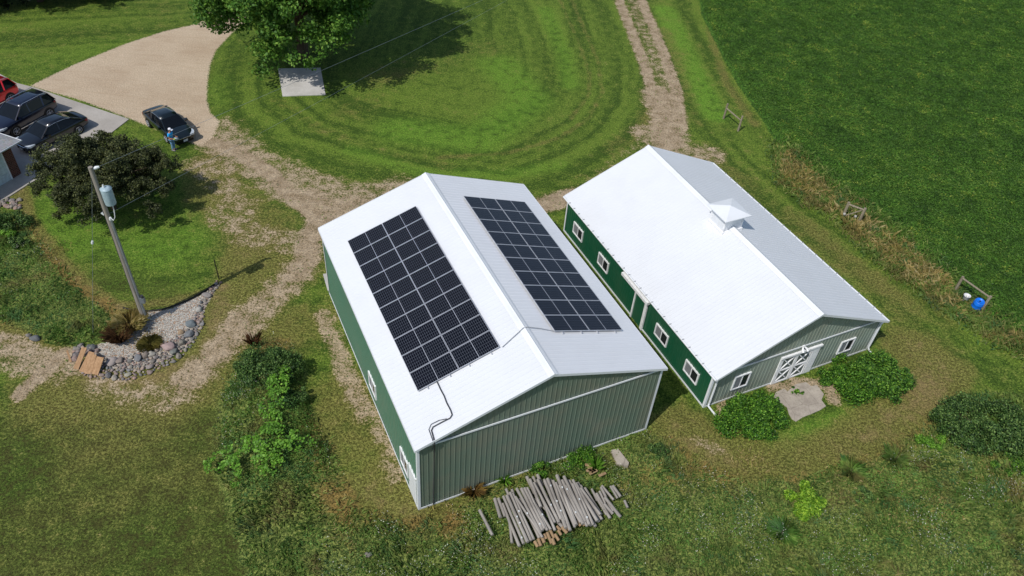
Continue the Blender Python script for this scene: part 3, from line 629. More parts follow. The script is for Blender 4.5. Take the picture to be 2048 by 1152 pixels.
def cable(name, label, pts, r_, mat, n=6):
    m = MB().tube(pts, r_, n); o = m.build(name, mat); tag(o, label, "cable"); return o
fw_ = lambda s, z, d=0.06: Vector((AX+s*math.cos(TH)+d*math.sin(TH), AY+s*math.sin(TH)-d*math.cos(TH), z))
cable("conduit", "dark conduit bending down the shed roof and gable wall from the left solar panels", [Aw(1.8, 2.42, 0.06), Aw(1.79, 2.0, 0.06), Aw(1.8, 1.56, 0.06), Aw(1.77, 1.2, 0.06), Aw(1.78, 0.75, 0.06), Aw(1.75, 0.5, 0.06), Aw(1.62, 0.41, 0.06), Aw(1.19, 0.43, 0.06), Aw(0.87, 0.43, 0.06), Aw(0.76, 0.32, 0.06), Aw(0.70, -0.15, 0.06), fw_(0.70, 4.86, 0.2), fw_(0.76, 4.5), fw_(0.72, 3.0), fw_(0.7, 1.4), fw_(0.68, 0.1)], 0.026, M_DARK)
cable("conduit", "second thin black conduit looping beside the first at the shed roof corner", [Aw(1.5, 0.46, 0.06), Aw(1.2, 0.58, 0.06), Aw(0.85, 0.6, 0.06), Aw(0.68, 0.42, 0.06), Aw(0.64, -0.15, 0.06), fw_(0.64, 4.8, 0.2), fw_(0.62, 4.2)], 0.014, M_DARK)
cable("conduit", "thin grey conduit crossing the shed ridge between the two solar fields", [Aw(4.85, 2.39, 0.06), Aw(5.28, 2.53, 0.06), Aw(5.71, 2.67, 0.06), Aw(6.0, 2.74, 0.11), Aw(6.23, 2.75, 0.1, 'R'), Aw(6.84, 2.68, 0.06, 'R'), Aw(7.45, 2.5, 0.06, 'R')], 0.018, M_GREY)
#@@REST
# ------------------------------------------------------------------ low ground cover
def zs(x, y): return height(x, y)
X0 = (-6, 62, 26, 100)
def f_in(x, y): return ss(sd_poly(x, y, FIELD), 0.0, 0.4)*(0.55+0.45*vn(x, y, 1.6, 3))
def vis(x, y, mg=60):
    """inside the picture or a little beyond"""
    d = np.stack([x, y, np.full(x.shape, -CH)], 1); zz = d@_fw; X = 1024+FPX*(d@RT)/zz; Y = 576-FPX*(d@UP)/zz
    return (X > -mg*3) & (X < 2048+mg*3) & (Y > -mg*3) & (Y < 1152+mg*3)
x, y = scatter(900000, (6, 62, 33, 98), f_in); k = vis(x, y); x, y = x[k], y[k]
n = len(x); c = fbm(x, y, 0.7, 21); c2 = vn(x, y, 2.6, 31)
P = np.stack([x, y, zs(x, y)+rng.uniform(-0.02, 0.16, n)*(0.4+c2)], 1)
tint = np.clip(0.30+0.8*(c-0.5)+rng.normal(0, 0.13, n)+0.45*(vn(x, y, 1.4, 41) > 0.82)*(rng.random(n) < 0.4)+0.3*(vn(x, y, 4.0, 42) > 0.9)*(rng.random(n) < 0.4), 0, 1)
emit("crop_foliage", leaf_quads(P, rng.uniform(0.08, 0.19, n), tint, 0.9, asp=0.42), L_CROP); tag(bpy.data.objects["crop_foliage"], "dense dark green crop covering the field at the top right", "crop", kind='stuff')

def w_in(x, y): return ss(weed_sd(x, y), -0.15, 0.5)*(0.35+0.65*vn(x, y, 1.3, 5))
MOUNDP = P2([(512, 690), (545, 672), (590, 690), (612, 740), (615, 790), (640, 850), (668, 900), (680, 960), (600, 1010), (520, 1030), (465, 1010), (440, 940), (430, 880), (440, 790), (470, 720)])
def thin(x, y, L): return np.clip(1-1.1*add_strokes(x, y, L), 0.05, 1)
WB = (-40, 34, 9, 44)
x, y = scatter(850000, WB, lambda a, b: w_in(a, b)*np.maximum(ss(fbm(a, b, 0.35, 61), 0.30, 0.56)*thin(a, b, DRY), 0.95*ss(sd_poly(a, b, MOUNDP), -0.1, 0.5))); k = vis(x, y); x, y = x[k], y[k]; n = len(x)
c = 0.6*fbm(x, y, 0.5, 71)+0.4*vn(x, y, 3, 72); hh = 0.08+0.55*np.clip(fbm(x, y, 0.9, 81)-0.25, 0, 1); mm = ss(sd_poly(x, y, MOUNDP), -0.2, 0.9); hh = hh+mm*(0.15+0.75*np.clip(fbm(x, y, 1.1, 83)-0.2, 0, 1))
P = np.stack([x, y, zs(x, y)+rng.random(n)**0.7*hh], 1); tint = np.clip(0.34-0.04*mm+0.7*(c-0.5)+rng.normal(0, 0.2, n), 0, 1)
tag(emit("weeds", leaf_quads(P, rng.uniform(0.04, 0.11, n), tint, 0.5), L_WEED), "mixed leafy green weeds over the rough ground around the sheds", "weeds", kind='stuff')
x, y = scatter(420000, WB, lambda a, b: w_in(a, b)*(1-0.75*ss(fbm(a, b, 0.35, 61), 0.42, 0.62))); k = vis(x, y); x, y = x[k], y[k]; n = len(x)
P = np.stack([x, y, zs(x, y)-0.02], 1); flow = vn(x, y, 0.35, 91)*12+rng.normal(0, 1.0, n); hh = 0.12+0.36*fbm(x, y, 0.7, 95)*rng.uniform(0.5, 1.2, n)
tint = np.clip(0.35+0.9*(fbm(x, y, 0.6, 99)-0.5)+rng.normal(0, 0.2, n)+0.25*np.clip(add_strokes(x, y, DRY), 0, 1), 0, 1)
tag(emit("tall_grass", blades(P, hh, rng.uniform(0.02, 0.045, n), rng.uniform(0.4, 1.1, n), flow, tint), L_GRASS), "unmown green and olive grass leaning over the rough ground", "grass", kind='stuff')
# dry straw-coloured grass
VG = at(1850, 560)[:2]
def d_in(x, y):
    v = ss(sd_poly(x, y, VERGE), -0.5, 1.2)*(0.16+0.7*ss(vn(x, y, 0.5, 55)*0.6+vn(x, y, 1.7, 56)*0.4, 0.35, 0.7))
    s_ = np.clip(add_strokes(x, y, DRY), 0, 1)*ss(weed_sd(x, y), -0.3, 0.5)*0.35
    t_ = np.zeros(x.shape)
    for px, py, r_ in ((262, 640, 0.9), (235, 655, 0.7), (295, 680, 0.7), (930, 1080, 0.7), (1500, 925, 1.0), (1780, 1000, 1.2), (1880, 1000, 1.0), (500, 690, 0.5), (1830, 1040, 0.8), (880, 1010, 1.2), (1980, 960, 1.0), (1680, 960, 0.7), (120, 500, 0.5), (100, 545, 0.6)):
        q = at(px, py); t_ = np.maximum(t_, 0.55*np.exp(-((x-q[0])**2+(y-q[1])**2)/r_**2))
    return np.maximum(np.maximum(v, s_), t_)
x, y = scatter(700000, (-42, 40, 11, 66), d_in); k = vis(x, y); x, y = x[k], y[k]; n = len(x)
P = np.stack([x, y, zs(x, y)-0.02], 1); inv = ss(sd_poly(x, y, VERGE), -0.3, 0.5); hh = (0.22+0.4*inv*vn(x, y, 0.9, 66)+0.1*inv)*rng.uniform(0.5, 1.15, n)
tint = np.clip(0.45+0.8*(fbm(x, y, 0.7, 77)-0.5)+rng.normal(0, 0.22, n), 0, 1)
tint = np.where(rng.random(n) < inv*0.0, 0.1, tint)
tag(emit("dry_grass", blades(P, hh, rng.uniform(0.02, 0.05, n), rng.uniform(0.2, 0.9, n), rng.uniform(0, 6.28, n), tint), L_DRYG), "straw coloured dry grass along the field edge and in bare patches", "dry grass", kind='stuff')
x, y = scatter(420000, (8, 40, 26, 66), lambda a, b: ss(sd_poly(a, b, VERGE), -1.0, 0.9)*(0.35+0.6*vn(a, b, 0.7, 15))); n = len(x)
P = np.stack([x, y, zs(x, y)-0.02], 1)
tag(emit("verge_grass", blades(P, rng.uniform(0.15, 0.5, n), rng.uniform(0.02, 0.045, n), rng.uniform(0.2, 0.9, n), rng.uniform(0, 6.28, n), np.clip(rng.normal(0.45, 0.25, n), 0, 1)), L_GRASS), "olive green uncut grass between the lawn and the crop field", "grass", kind='stuff')
def fl_in(x, y):
    return w_in(x, y)*ss(vn(x, y, 0.8, 25)*0.6+vn(x, y, 2.2, 26)*0.4, 0.45, 0.8)*ss(vn(x, y, 0.22, 27), 0.25, 0.55)
x, y = scatter(260000, WB, fl_in); k = vis(x, y); x, y = x[k], y[k]; n = len(x)
P = np.stack([x, y, zs(x, y)+rng.uniform(0.2, 0.5, n)], 1)
tag(emit("wildflowers", leaf_quads(P, rng.uniform(0.03, 0.075, n), rng.random(n), 1.0), L_WHITE), "tiny whitish flower heads speckled through the weeds", "wildflowers", kind='stuff')
# trailing vine on the mound, lime green
VINE = [(P2(a), b*1.2) for a, b in (([(572, 778), (560, 810), (548, 850), (552, 890), (575, 905), (610, 912)], 0.42), ([(552, 890), (530, 920), (545, 950)], 0.5), ([(500, 915), (470, 925), (435, 945)], 0.4), ([(478, 925), (476, 985)], 0.18), ([(545, 940), (510, 920)], 0.35))]
def v_in(x, y):
    o = np.zeros(x.shape)
    for p, hw in VINE: o = np.maximum(o, 1-ss(d_line(x, y, p), hw*0.5, hw*1.25))
    return o*(0.06+0.94*ss(vn(x, y, 2.6, 35)*0.6+vn(x, y, 6, 36)*0.4, 0.4, 0.62))
x, y = scatter(30000, (at(430, 980)[0]-1, at(615, 900)[0]+2, at(500, 990)[1]-1, at(560, 770)[1]+1), v_in); n = len(x)
P = np.stack([x, y, zs(x, y)+0.55+0.3*vn(x, y, 1.5, 8)+rng.uniform(-0.06, 0.08, n)], 1)
tag(emit("vine", leaf_quads(P, rng.uniform(0.08, 0.17, n), np.clip(rng.normal(0.45, 0.25, n), 0, 1), 1.6, asp=0.9), L_LIME), "bright lime green vine creeping over the weedy mound", "vine", kind='stuff')
# scruffy tufts on the worn tracks
def tf(x, y):
    dd = strokes(x, y, DIRT); return ss(dd, 0.25, 0.6)*(vn(x, y, 2.5, 45) > 0.6)*0.8*(sd_poly(x, y, DRIVE) < -0.2)
x, y = scatter(90000, (-34, 16, 18, 90), tf); k = vis(x, y); x, y = x[k], y[k]; n = len(x)
P = np.stack([x, y, zs(x, y)], 1)
tag(emit("track_grass", blades(P, rng.uniform(0.04, 0.12, n), rng.uniform(0.03, 0.06, n), rng.uniform(0.4, 1.2, n), rng.uniform(0, 6.28, n), np.clip(rng.normal(0.4, 0.2, n), 0, 1)), L_GRASS), "scruffy short grass tufts growing through the dirt tracks", "grass", kind='stuff')
# uneven taller turf along walls and island
def lawn_in(x, y):
    near = np.clip((60-y)/50, 0.15, 1)
    return (weed_sd(x, y) < 0.1)*(sd_poly(x, y, FIELD) < 0)*(sd_poly(x, y, DRIVE) < -0.3)*(strokes(x, y, DIRT) < 0.35)*(sd_poly(x, y, BED) < -0.2)*(0.15+0.85*ss(fbm(x, y, 0.8, 111), 0.4, 0.65))*near
x, y = scatter(420000, (-50, 36, 11, 72), lawn_in); k = vis(x, y)
co, si = math.cos(TH), math.sin(TH)
for bx, by, bw, bl in ((AX, AY, AW, AL), (BX, BY, BW, BL)):
    u_ = (x-bx)*co+(y-by)*si; v_ = -(x-bx)*si+(y-by)*co; k &= ~((u_ > -0.05) & (u_ < bw+0.05) & (v_ > -0.05) & (v_ < bl+0.05))
x, y = x[k], y[k]; n = len(x); P = np.stack([x, y, zs(x, y)-0.01], 1)
L_LAWN = leaf_mat("lawn_blades", (lin(64, 84, 34), lin(92, 112, 48), lin(136, 138, 78)))
tint = np.clip(0.4+0.4*np.clip(add_strokes(x, y, DRY), 0, 1)+0.6*(fbm(x, y, 0.4, 120)-0.5)+rng.normal(0, 0.2, n), 0, 1)
tag(emit("lawn_grass", blades(P, rng.uniform(0.03, 0.08, n), rng.uniform(0.03, 0.055, n), rng.uniform(0.3, 1.1, n), rng.uniform(0, 6.28, n), tint), L_LAWN), "short mown lawn blades around the sheds and driveway", "grass", kind='stuff')

# ------------------------------------------------------------------ bushes
gb = lambda px, py: at(px, py)
L_LIMEB = leaf_mat("yellow_lime_leaves", (lin(70, 112, 26), lin(108, 150, 40), lin(156, 188, 70)), vr=0.4, ns=4.0)
L_BUSH2 = leaf_mat("frond_leaves", (lin(34, 66, 24), lin(70, 114, 40), lin(120, 160, 62)), vr=0.42, ns=3.2)
bush("bush", gb(1503, 842), (2.15, 1.35, 0.95), 24000, 0.105, L_BUSH, "low bright green bush left of the cracked concrete apron by the horse barn", k=60, seed=11, rz=0.4, small=0.7)
bush("bush", gb(1700, 762), (1.8, 1.6, 0.9), 15000, 0.105, L_BUSH, "wide leafy green bush right of the barn's crossbuck doors", k=56, seed=12, rz=0.4, small=0.7)
bush("bush", gb(1757, 762), (1.7, 1.5, 1.3), 17000, 0.115, L_BUSH2, "taller bush with drooping fronds at the barn's right corner", k=44, seed=13, rz=0.4, small=0.75)
bush("bush", gb(1607, 1008), (0.85, 1.05, 0.7), 7500, 0.11, L_LIMEB, "lime yellow bush alone in the rough grass near the bottom edge", k=14, seed=14)
bush("shrub", gb(1086, 938), (0.55, 0.5, 0.75), 3200, 0.09, L_BUSH, "small round green shrub against the shed's gable wall", "shrub", k=10, seed=15)
bush("shrub", gb(1150, 925), (1.1, 0.5, 0.5), 4200, 0.08, L_BUSH, "spreading weedy shrub along the foot of the shed's gable wall", "shrub", k=14, seed=16, rz=TH)
bush("bush", gb(540, 752), (1.75, 1.3, 1.25), 18000, 0.105, L_DBUSH, "dark bushy shrub on the top of the weedy mound", k=56, seed=17, small=0.75)
bush("bush", gb(590, 800), (0.8, 0.7, 0.5), 6500, 0.075, L_DBUSH, "small dark shrub on the mound's right side facing the shed", k=10, seed=18)
bush("bush", gb(1965, 870), (3.0, 1.9, 1.0), 34000, 0.11, L_DBUSH, "broad dark green thicket beyond the mown path at the right edge", k=90, seed=19, small=0.55)
bush("shrub", gb(1592, 782), (0.5, 0.25, 0.25), 900, 0.08, L_BUSH, "small weeds sprouting at the top of the cracked apron", "shrub", k=8, seed=27)
bush("shrub", gb(2010, 940), (0.9, 0.7, 0.5), 3500, 0.09, L_BUSH2, "green weedy shrub under the thicket at the right edge", "shrub", k=20, seed=28, small=0.6)
bush("shrub", gb(1310, 905), (0.7, 0.5, 0.4), 2400, 0.08, L_DBUSH, "low dark shrub near the shed's front right corner", "shrub", k=16, seed=29, small=0.6)
bush("shrub", gb(1502, 1000), (0.4, 0.4, 0.4), 1500, 0.08, L_DBUSH, "tiny dark green shrub left of the lime yellow bush", "shrub", k=7, seed=20)
bush("shrub", gb(1722, 996), (0.55, 0.5, 0.45), 1800, 0.08, L_DBUSH, "small dark shrub right of the lime yellow bush", "shrub", k=7, seed=21)
bush("shrub", gb(1862, 892), (0.8, 0.5, 0.45), 2200, 0.09, L_LIME, "yellow green shrub below the dark thicket at the right", "shrub", k=9, seed=22)
bush("bush", gb(18, 452), (1.5, 1.0, 0.9), 7000, 0.10, L_DBUSH, "dark shrub below the rock pile at the left edge", k=12, seed=23)
bush("shrub", gb(42, 492), (0.7, 0.5, 0.6), 2600, 0.09, L_DBUSH, "small dark shrub in the planted bank near the left edge", "shrub", k=8, seed=24)
bush("shrub", gb(15, 475), (0.8, 0.5, 0.4), 2200, 0.1, L_LIME, "light green leafy plant in the bank at the left edge", "shrub", k=8, seed=25)
L_BURD = leaf_mat("brown_seed_stalks", (lin(92, 74, 44), lin(140, 112, 62), lin(120, 128, 60)))
def spray(name, loc, r_, h_, n, mat, label, cat="plant", w_=0.05, lean=(0.3, 1.1), flow=None):
    z = float(height(np.array([loc[0]]), np.array([loc[1]]))[0]); root = empty(name, (loc[0], loc[1], z-0.02), 0, label, cat)
    a = rng.uniform(0, 6.28, n); d = r_*0.35*np.sqrt(rng.random(n)); P = np.stack([d*np.cos(a), d*np.sin(a), np.zeros(n)], 1)
    emit("foliage", blades(P, rng.uniform(0.5, 1, n)*h_, rng.uniform(0.6, 1.3, n)*w_, rng.uniform(*lean, n), (a if flow is None else flow)+rng.normal(0, 0.4, n), np.clip(rng.normal(0.4, 0.25, n), 0, 1)), mat, root)
    MB().tube([(0, 0, 0), (0.02, 0, h_*0.5)], [0.03, 0.01], 5).build("stem", M_BARK, root); return root
spray("plant", gb(946, 985), 0.5, 0.75, 160, L_BURD, "brown drooping seed plant at the foot of the shed's gable wall", w_=0.07)
spray("plant", gb(1008, 962), 0.35, 0.5, 90, L_LIME, "small light green plant at the foot of the shed's gable wall", w_=0.06)
spray("plant", gb(1190, 940), 0.3, 0.9, 60, L_LIME, "tall yellow green weed beside the scrap boards", w_=0.06, lean=(0.2, 0.6))
spray("grass_clump", gb(1562, 1068), 1.0, 0.6, 420, L_WEED, "dark strap-leaved clump below the lime yellow bush", w_=0.05, lean=(0.6, 1.2))
spray("grass_clump", gb(262, 655), 1.0, 0.9, 1300, L_DRYG, "tawny dry grass clump beside the utility pole", w_=0.03)
spray("grass_clump", gb(240, 680), 0.8, 0.9, 500, leaf_mat("brown_twigs", (lin(54, 38, 26), lin(88, 64, 42), lin(120, 92, 60))), "brown twiggy dead plant in the white gravel bed", w_=0.025, lean=(0.2, 0.9))
spray("grass_clump", gb(300, 690), 1.2, 0.35, 1400, leaf_mat("olive_mat", (lin(76, 74, 34), lin(110, 104, 52), lin(136, 124, 70))), "low olive grass mat in the middle of the white gravel bed", w_=0.03, lean=(0.7, 1.3))
for i, (px, py) in enumerate(((1700, 945), (1790, 920))):
    spray("grass_clump", gb(px, py), 0.9, 0.7, 260, (L_WEED, L_GRASS)[i], ["green reedy clump at the rim of the mown path", "green reedy clump below the dark thicket", "straw coloured reedy clump below the dark thicket", "straw coloured clump in the rough at lower right"][i], w_=0.04, lean=(0.4, 1.1))
spray("plant", gb(508, 690), 0.4, 0.9, 120, leaf_mat("rust_stalks", (lin(64, 42, 30), lin(96, 66, 44), lin(120, 96, 60))), "rust brown dock stalks at the top of the mound", w_=0.04, lean=(0.1, 0.7))

# ------------------------------------------------------------------ trees
tree("maple_tree", (-19.6, 61.8, 0), (8.3, 8.2, 8.2), 8.6, 170000, 0.26, L_MAPLE, "large leafy green tree beside the top of the driveway", k=170, seed=31, trunk=0.42, clump=0.17, low=-0.85)
tree("crabapple_tree", (-26.0, 39.0, 0), (4.2, 3.8, 2.4), 2.6, 120000, 0.105, L_BRONZE, "rounded dark bronze-leaved tree on the lawn behind the utility pole", k=130, seed=32, trunk=0.16, clump=0.22, low=-0.7)
for i, (tx, ty, r_, hh_) in enumerate(((-50.2, 66.6, 3.4, 6), (-45.8, 68.6, 3.2, 5.5), (-41.8, 70.6, 3.0, 5))):
    tree("evergreen_tree", (tx, ty, 0), (r_, r_*0.9, hh_*0.5), hh_*0.5, 15000, 0.3, L_CONE, ["dark evergreen tree at the far top left corner", "dark evergreen tree second from the top left corner", "dark evergreen tree nearest the driveway, at the top left"][i], k=50, seed=40+i, trunk=0.25, clump=0.3, low=-0.8, group="dark trees at the top left")

# ------------------------------------------------------------------ slabs
def slab(name, pts, mat, label, cat, z=0.05, kind=None, ground_z=0.0):
    p = [at(*q, z)[:2] if not hasattr(q, 'shape') else q for q in pts]; n = len(p); c = sum(p)/n; m = MB()
    vs = [(a[0]-c[0], a[1]-c[1], z) for a in p]+[(a[0]-c[0], a[1]-c[1], -0.1) for a in p]
    m.add(vs, [tuple(range(n))]+[(i, n+i, n+(i+1) % n, (i+1) % n) for i in range(n)])
    if sum((p[i][0]*p[(i+1) % n][1]-p[(i+1) % n][0]*p[i][1]) for i in range(n)) < 0: m.f = [f[::-1] for f in m.f]
    o = m.build(name, mat); o.location = (c[0], c[1], 0)
    if kind: tag(o, kind=kind)
    else: tag(o, label, cat)
    return o
slab("concrete_pad", [(556, 137), (641, 135), (651, 189), (565, 192)], M_CONC, "pale square concrete pad in the lawn below the big tree", "concrete pad", 0.06)
slab("parking_pavement", [(34, 166), (66, 174), (258, 238), (232, 258), (190, 290), (110, 340), (60, 366), (20, 392), (-120, 460), (-260, 300), (-90, 100)], M_SLAB, "", "", 0.045, kind='structure')
slab("concrete_apron", [(1552, 784), (1568, 777), (1575, 783), (1592, 768), (1612, 764), (1622, 772), (1634, 770), (1648, 788), (1643, 800), (1652, 812), (1640, 820), (1622, 828), (1606, 834), (1592, 843), (1584, 838), (1578, 828), (1574, 814), (1560, 806), (1545, 800)], M_BROKEN, "cracked concrete apron before the barn's crossbuck doors", "concrete apron", 0.03)
slab("stepping_slab", [(646, 548), (656, 546), (664, 582), (655, 580)], M_CONC, "small concrete slab at the shed's far left wall", "concrete slab", 0.05)
slab("flat_stone", [(1222, 900), (1236, 897), (1258, 925), (1256, 932), (1234, 928)], M_BROKEN, "flat pinkish stone slab in weeds beyond the log pile", "stone slab", 0.22)

# ------------------------------------------------------------------ stones
def stone_mesh(seed, mat):
    r_ = np.random.default_rng(seed); b = bmesh_ico(3); v = b[0].copy()
    d = np.ones(len(v))
    for i in range(11):
        a = r_.normal(size=3); a /= np.linalg.norm(a); k_ = r_.uniform(0.6, 0.9); pr_ = v@a; d = np.minimum(d, np.where(pr_ > k_, k_/np.maximum(pr_, 1e-6), 1))
    q = v*d[:, None]; q *= (1+0.05*np.sin(q@r_.normal(size=3)*5+r_.random()*6)+0.03*np.sin(q@r_.normal(size=3)*11))[:, None]
    me = raw_data("stone", q, b[1], mat); return me
import bmesh
_ico = {}
def bmesh_ico(s):
    if s not in _ico:
        b = bmesh.new(); bmesh.ops.create_icosphere(b, subdivisions=s, radius=1); _ico[s] = (np.array([v.co[:] for v in b.verts]), np.array([[v.index for v in f.verts] for f in b.faces])); b.free()
    return _ico[s]
def raw_data(name, V, F, mat):
    me = bpy.data.meshes.new(name); me.from_pydata(V.tolist(), [], F.tolist()); me.polygons.foreach_set("use_smooth", [True]*len(F)); me.materials.append(mat); me.update(); return me
SM = [stone_mesh(100+i, M_STONE) for i in range(9)]
placed = []
def put_stone(x, y, r_, label, cat="rock", group=None, mesh=None, asp=None, z=None):
    o = bpy.data.objects.new("stone", mesh or random.choice(SM)); COL.objects.link(o)
    a = asp or random.uniform(0.62, 0.95); o.scale = (r_, r_*a, r_*random.uniform(0.5, 0.75)); o.rotation_euler = (random.uniform(-.25, .25), random.uniform(-.25, .25), random.uniform(0, 6.28))
    zz = float(height(np.array([x]), np.array([y]))[0]); o.location = (x, y, (zz+r_*0.3) if z is None else z); tag(o, label, cat, group); placed.append((x, y, r_)); return o
SPEC = [((337, 692), 0.55, lin(190, 152, 142), "largest pink boulder in the rock border"), ((381, 646), 0.42, lin(118, 132, 136), "large blue grey boulder on the border's right side"), ((377, 667), 0.42, lin(126, 130, 134), "grey boulder just below the blue grey one"),
        ((361, 662), 0.26, lin(184, 146, 92), "tan orange rock at the inner edge of the border"), ((363, 683), 0.38, lin(150, 140, 120), "olive grey boulder right of the big pink one"), ((347, 702), 0.36, lin(136, 138, 126), "greenish grey boulder at the outer edge below the big pink one"),
        ((323, 687), 0.24, lin(176, 126, 112), "reddish rock left of the big pink boulder"), ((275, 714), 0.38, lin(134, 134, 136), "round grey boulder at the middle of the border's bottom"), ((292, 708), 0.36, lin(142, 124, 106), "brown boulder right of the round grey one"),
        ((302, 706), 0.30, lin(182, 172, 152), "pale tan boulder near the border's bottom right"), ((222, 721), 0.46, lin(176, 158, 146), "wide pinkish grey boulder at the border's bottom left"), ((238, 719), 0.36, lin(160, 138, 120), "pink brown boulder beside the wide one at the bottom left"),
        ((398, 617), 0.32, lin(190, 184, 168), "pale cream boulder at the border's upper right"), ((414, 588), 0.40, lin(160, 148, 138), "pinkish grey stone near the border's narrow top end"), ((255, 746), 0.26, lin(176, 170, 140), "yellowish grey stone at the border's lowest point")]
for (px, py), r_, c, lb in SPEC:
    q = at(px, py, 0.15); put_stone(q[0], q[1], r_*0.76, lb, mesh=stone_mesh(int(px*7) % 999, stone_c("boulder_"+str(px), tuple((v*0.6+0.4*(c[0]+c[1]+c[2])/3)*0.9 for v in c[:3])+(1,))), asp=0.8)
PATH = P2([(437, 566), (427, 578), (414, 592), (408, 606), (400, 622), (396, 640), (390, 656), (380, 672), (362, 690), (340, 704), (318, 714), (296, 722), (272, 733), (246, 739), (222, 739), (198, 734)])
seg = np.linalg.norm(np.diff(PATH, axis=0), axis=1); cum = np.concatenate([[0], np.cumsum(seg)]); tot = cum[-1]
cnt = 0; tries = 0
while cnt < 215 and tries < 30000:
    tries += 1; s_ = random.random()**0.8*tot; i = min(np.searchsorted(cum, s_)-1, len(seg)-1); i = max(i, 0); t_ = (s_-cum[i])/seg[i]; p = PATH[i]*(1-t_)+PATH[i+1]*t_
    f = s_/tot; hw = 0.14+0.52*ss(np.array(f), 0.15, 0.75); p = p+np.array([random.uniform(-1, 1), random.uniform(-1, 1)])*float(hw)
    r_ = random.choice((0.09, 0.1, 0.12, 0.13, 0.15, 0.17, 0.2, 0.24))
    if tries > 8000: r_ = random.uniform(0.07, 0.11)
    if all((p[0]-a)**2+(p[1]-b)**2 > (0.8*(r_+c))**2 for a, b, c in placed):
        put_stone(p[0], p[1], r_, "small fieldstone in the curved border around the white gravel bed", "rock", "fieldstones in the curved border"); cnt += 1
for i in range(26):
    q = at(172+random.uniform(-26, 24), 700+random.uniform(-12, 14), 0.2); put_stone(q[0], q[1], random.uniform(0.13, 0.26), "grey or purplish rock heaped above the leaning boards", "rock", "rocks behind the leaning boards")
for i in range(34):
    q = at(18+random.uniform(-24, 22), 405+random.uniform(-9, 12), 0.1); put_stone(q[0], q[1], random.uniform(0.12, 0.24), "pale rock in the pile at the house corner, left edge", "rock", "rock pile at the house corner")
for px, py, r_, lb in ((70, 673, 0.3, "whitish rock at the lower edge of the grassy bank"), (55, 667, 0.18, "small pale rock left of the whitish one under the bank"), (520, 899, 0.36, "pale flat rock in the middle of the weedy mound"), (735, 1108, 0.2, "tan rock alone in the weeds near the bottom"), (465, 1060, 0.0, "")):
    if r_: q = at(px, py, 0.2); put_stone(q[0], q[1], r_, lb, mesh=SM[2])

# ------------------------------------------------------------------ old posts
def post_log(a, b, w_, label, group, mat=M_LOG, sq=False, name="fence_post"):
    a, b = Vector(a), Vector(b); L = (b-a).length; m = MB()
    n = 4 if sq else 9; m.tube([(0, 0, 0), (0.004, L*0.5, 0.008), (0, L, 0)], [w_*(0.72 if sq else 0.5), w_*(0.70 if sq else 0.48), w_*(0.72 if sq else 0.5)], n, smooth=not sq)
    o = m.build(name, mat)
    if 'top of' in label and random.random() < 0.45:
        for _ in range(random.randint(1, 2)):
            yy = random.uniform(0.15, 0.9)*L; MB().box(-0.03, 0.03, yy-0.035, yy+0.035, w_*0.42, w_*0.42+0.05).build('insulator', M_PORC, o)
    d = (b-a).normalized(); o.rotation_euler = d.to_track_quat('Y', 'Z').to_euler(); o.location = a; return tag(o, label, "fence post", group)
def LZ(zx, zy, z): p = at(960+zx/6.4, 920+zy/6.4, z); return (p[0], p[1], p[2])
T0 = 0.12
low = [(190, 495, 262, 735), (236, 492, 322, 720), (335, 372, 390, 500), (290, 560, 505, 1105), (410, 380, 520, 690), (600, 215, 700, 430), (680, 215, 830, 560), (735, 190, 800, 330), (900, 250, 1060, 560), (1120, 260, 1480, 850), (1145, 262, 1420, 840), (1250, 290, 1560, 760), (1340, 360, 1550, 700), (1290, 330, 1520, 790),
       (820, 250, 960, 500), (500, 500, 870, 900), (700, 500, 900, 880), (820, 600, 1100, 900), (560, 560, 760, 1000)]
hi = [(300, 465, 560, 1070), (345, 455, 610, 1050), (385, 415, 655, 1030), (420, 425, 690, 1015), (470, 365, 775, 930), (455, 470, 800, 990), (530, 365, 800, 905), (570, 360, 830, 880), (605, 355, 860, 900), (625, 430, 905, 890), (690, 290, 960, 800), (740, 250, 1010, 800), (640, 250, 780, 600), (830, 270, 1040, 760), (865, 240, 1100, 870),
      (935, 265, 1155, 900), (985, 195, 1230, 830), (970, 290, 1215, 860), (1015, 330, 1290, 800), (1075, 210, 1350, 790), (1190, 255, 1450, 830), (1225, 300, 1500, 780), (1185, 310, 1400, 830), (1290, 360, 1540, 700), (880, 290, 1080, 780), (790, 480, 960, 900), (1100, 330, 1370, 850), (1050, 260, 1320, 820)]
for i, (a, b, c, d_) in enumerate(low): post_log(LZ(a, b, 0.42), LZ(c, d_, 0.42), random.uniform(0.13, 0.17), "grey weathered fence post in the lower layer of the log pile", "fence posts in the pile", name="fence_post")
for i, (a, b, c, d_) in enumerate(hi): post_log(LZ(a, b, 0.58+0.015*(i % 3)), LZ(c, d_, 0.58+0.015*((i+1) % 3)), random.uniform(0.115, 0.18), "grey weathered fence post on top of the log pile", "fence posts on top of the pile")
for i, (a, b, c, d_) in enumerate([(700, 1040, 740, 1110), (745, 1010, 780, 1100), (790, 980, 825, 1060), (820, 950, 850, 1010), (860, 930, 920, 1070), (900, 900, 950, 1000), (925, 1010, 955, 1085), (960, 950, 1010, 1030), (1000, 900, 1040, 960), (1050, 860, 1115, 935), (1110, 830, 1150, 900), (1235, 780, 1290, 840), (1300, 780, 1340, 840), (980, 850, 1030, 900), (870, 870, 895, 900)]):
    post_log(LZ(a, b, 0.45), LZ(c, d_, 0.4), random.uniform(0.14, 0.18), "short brownish post end poking out below the log pile", "short post ends below the pile", M_LOGB)
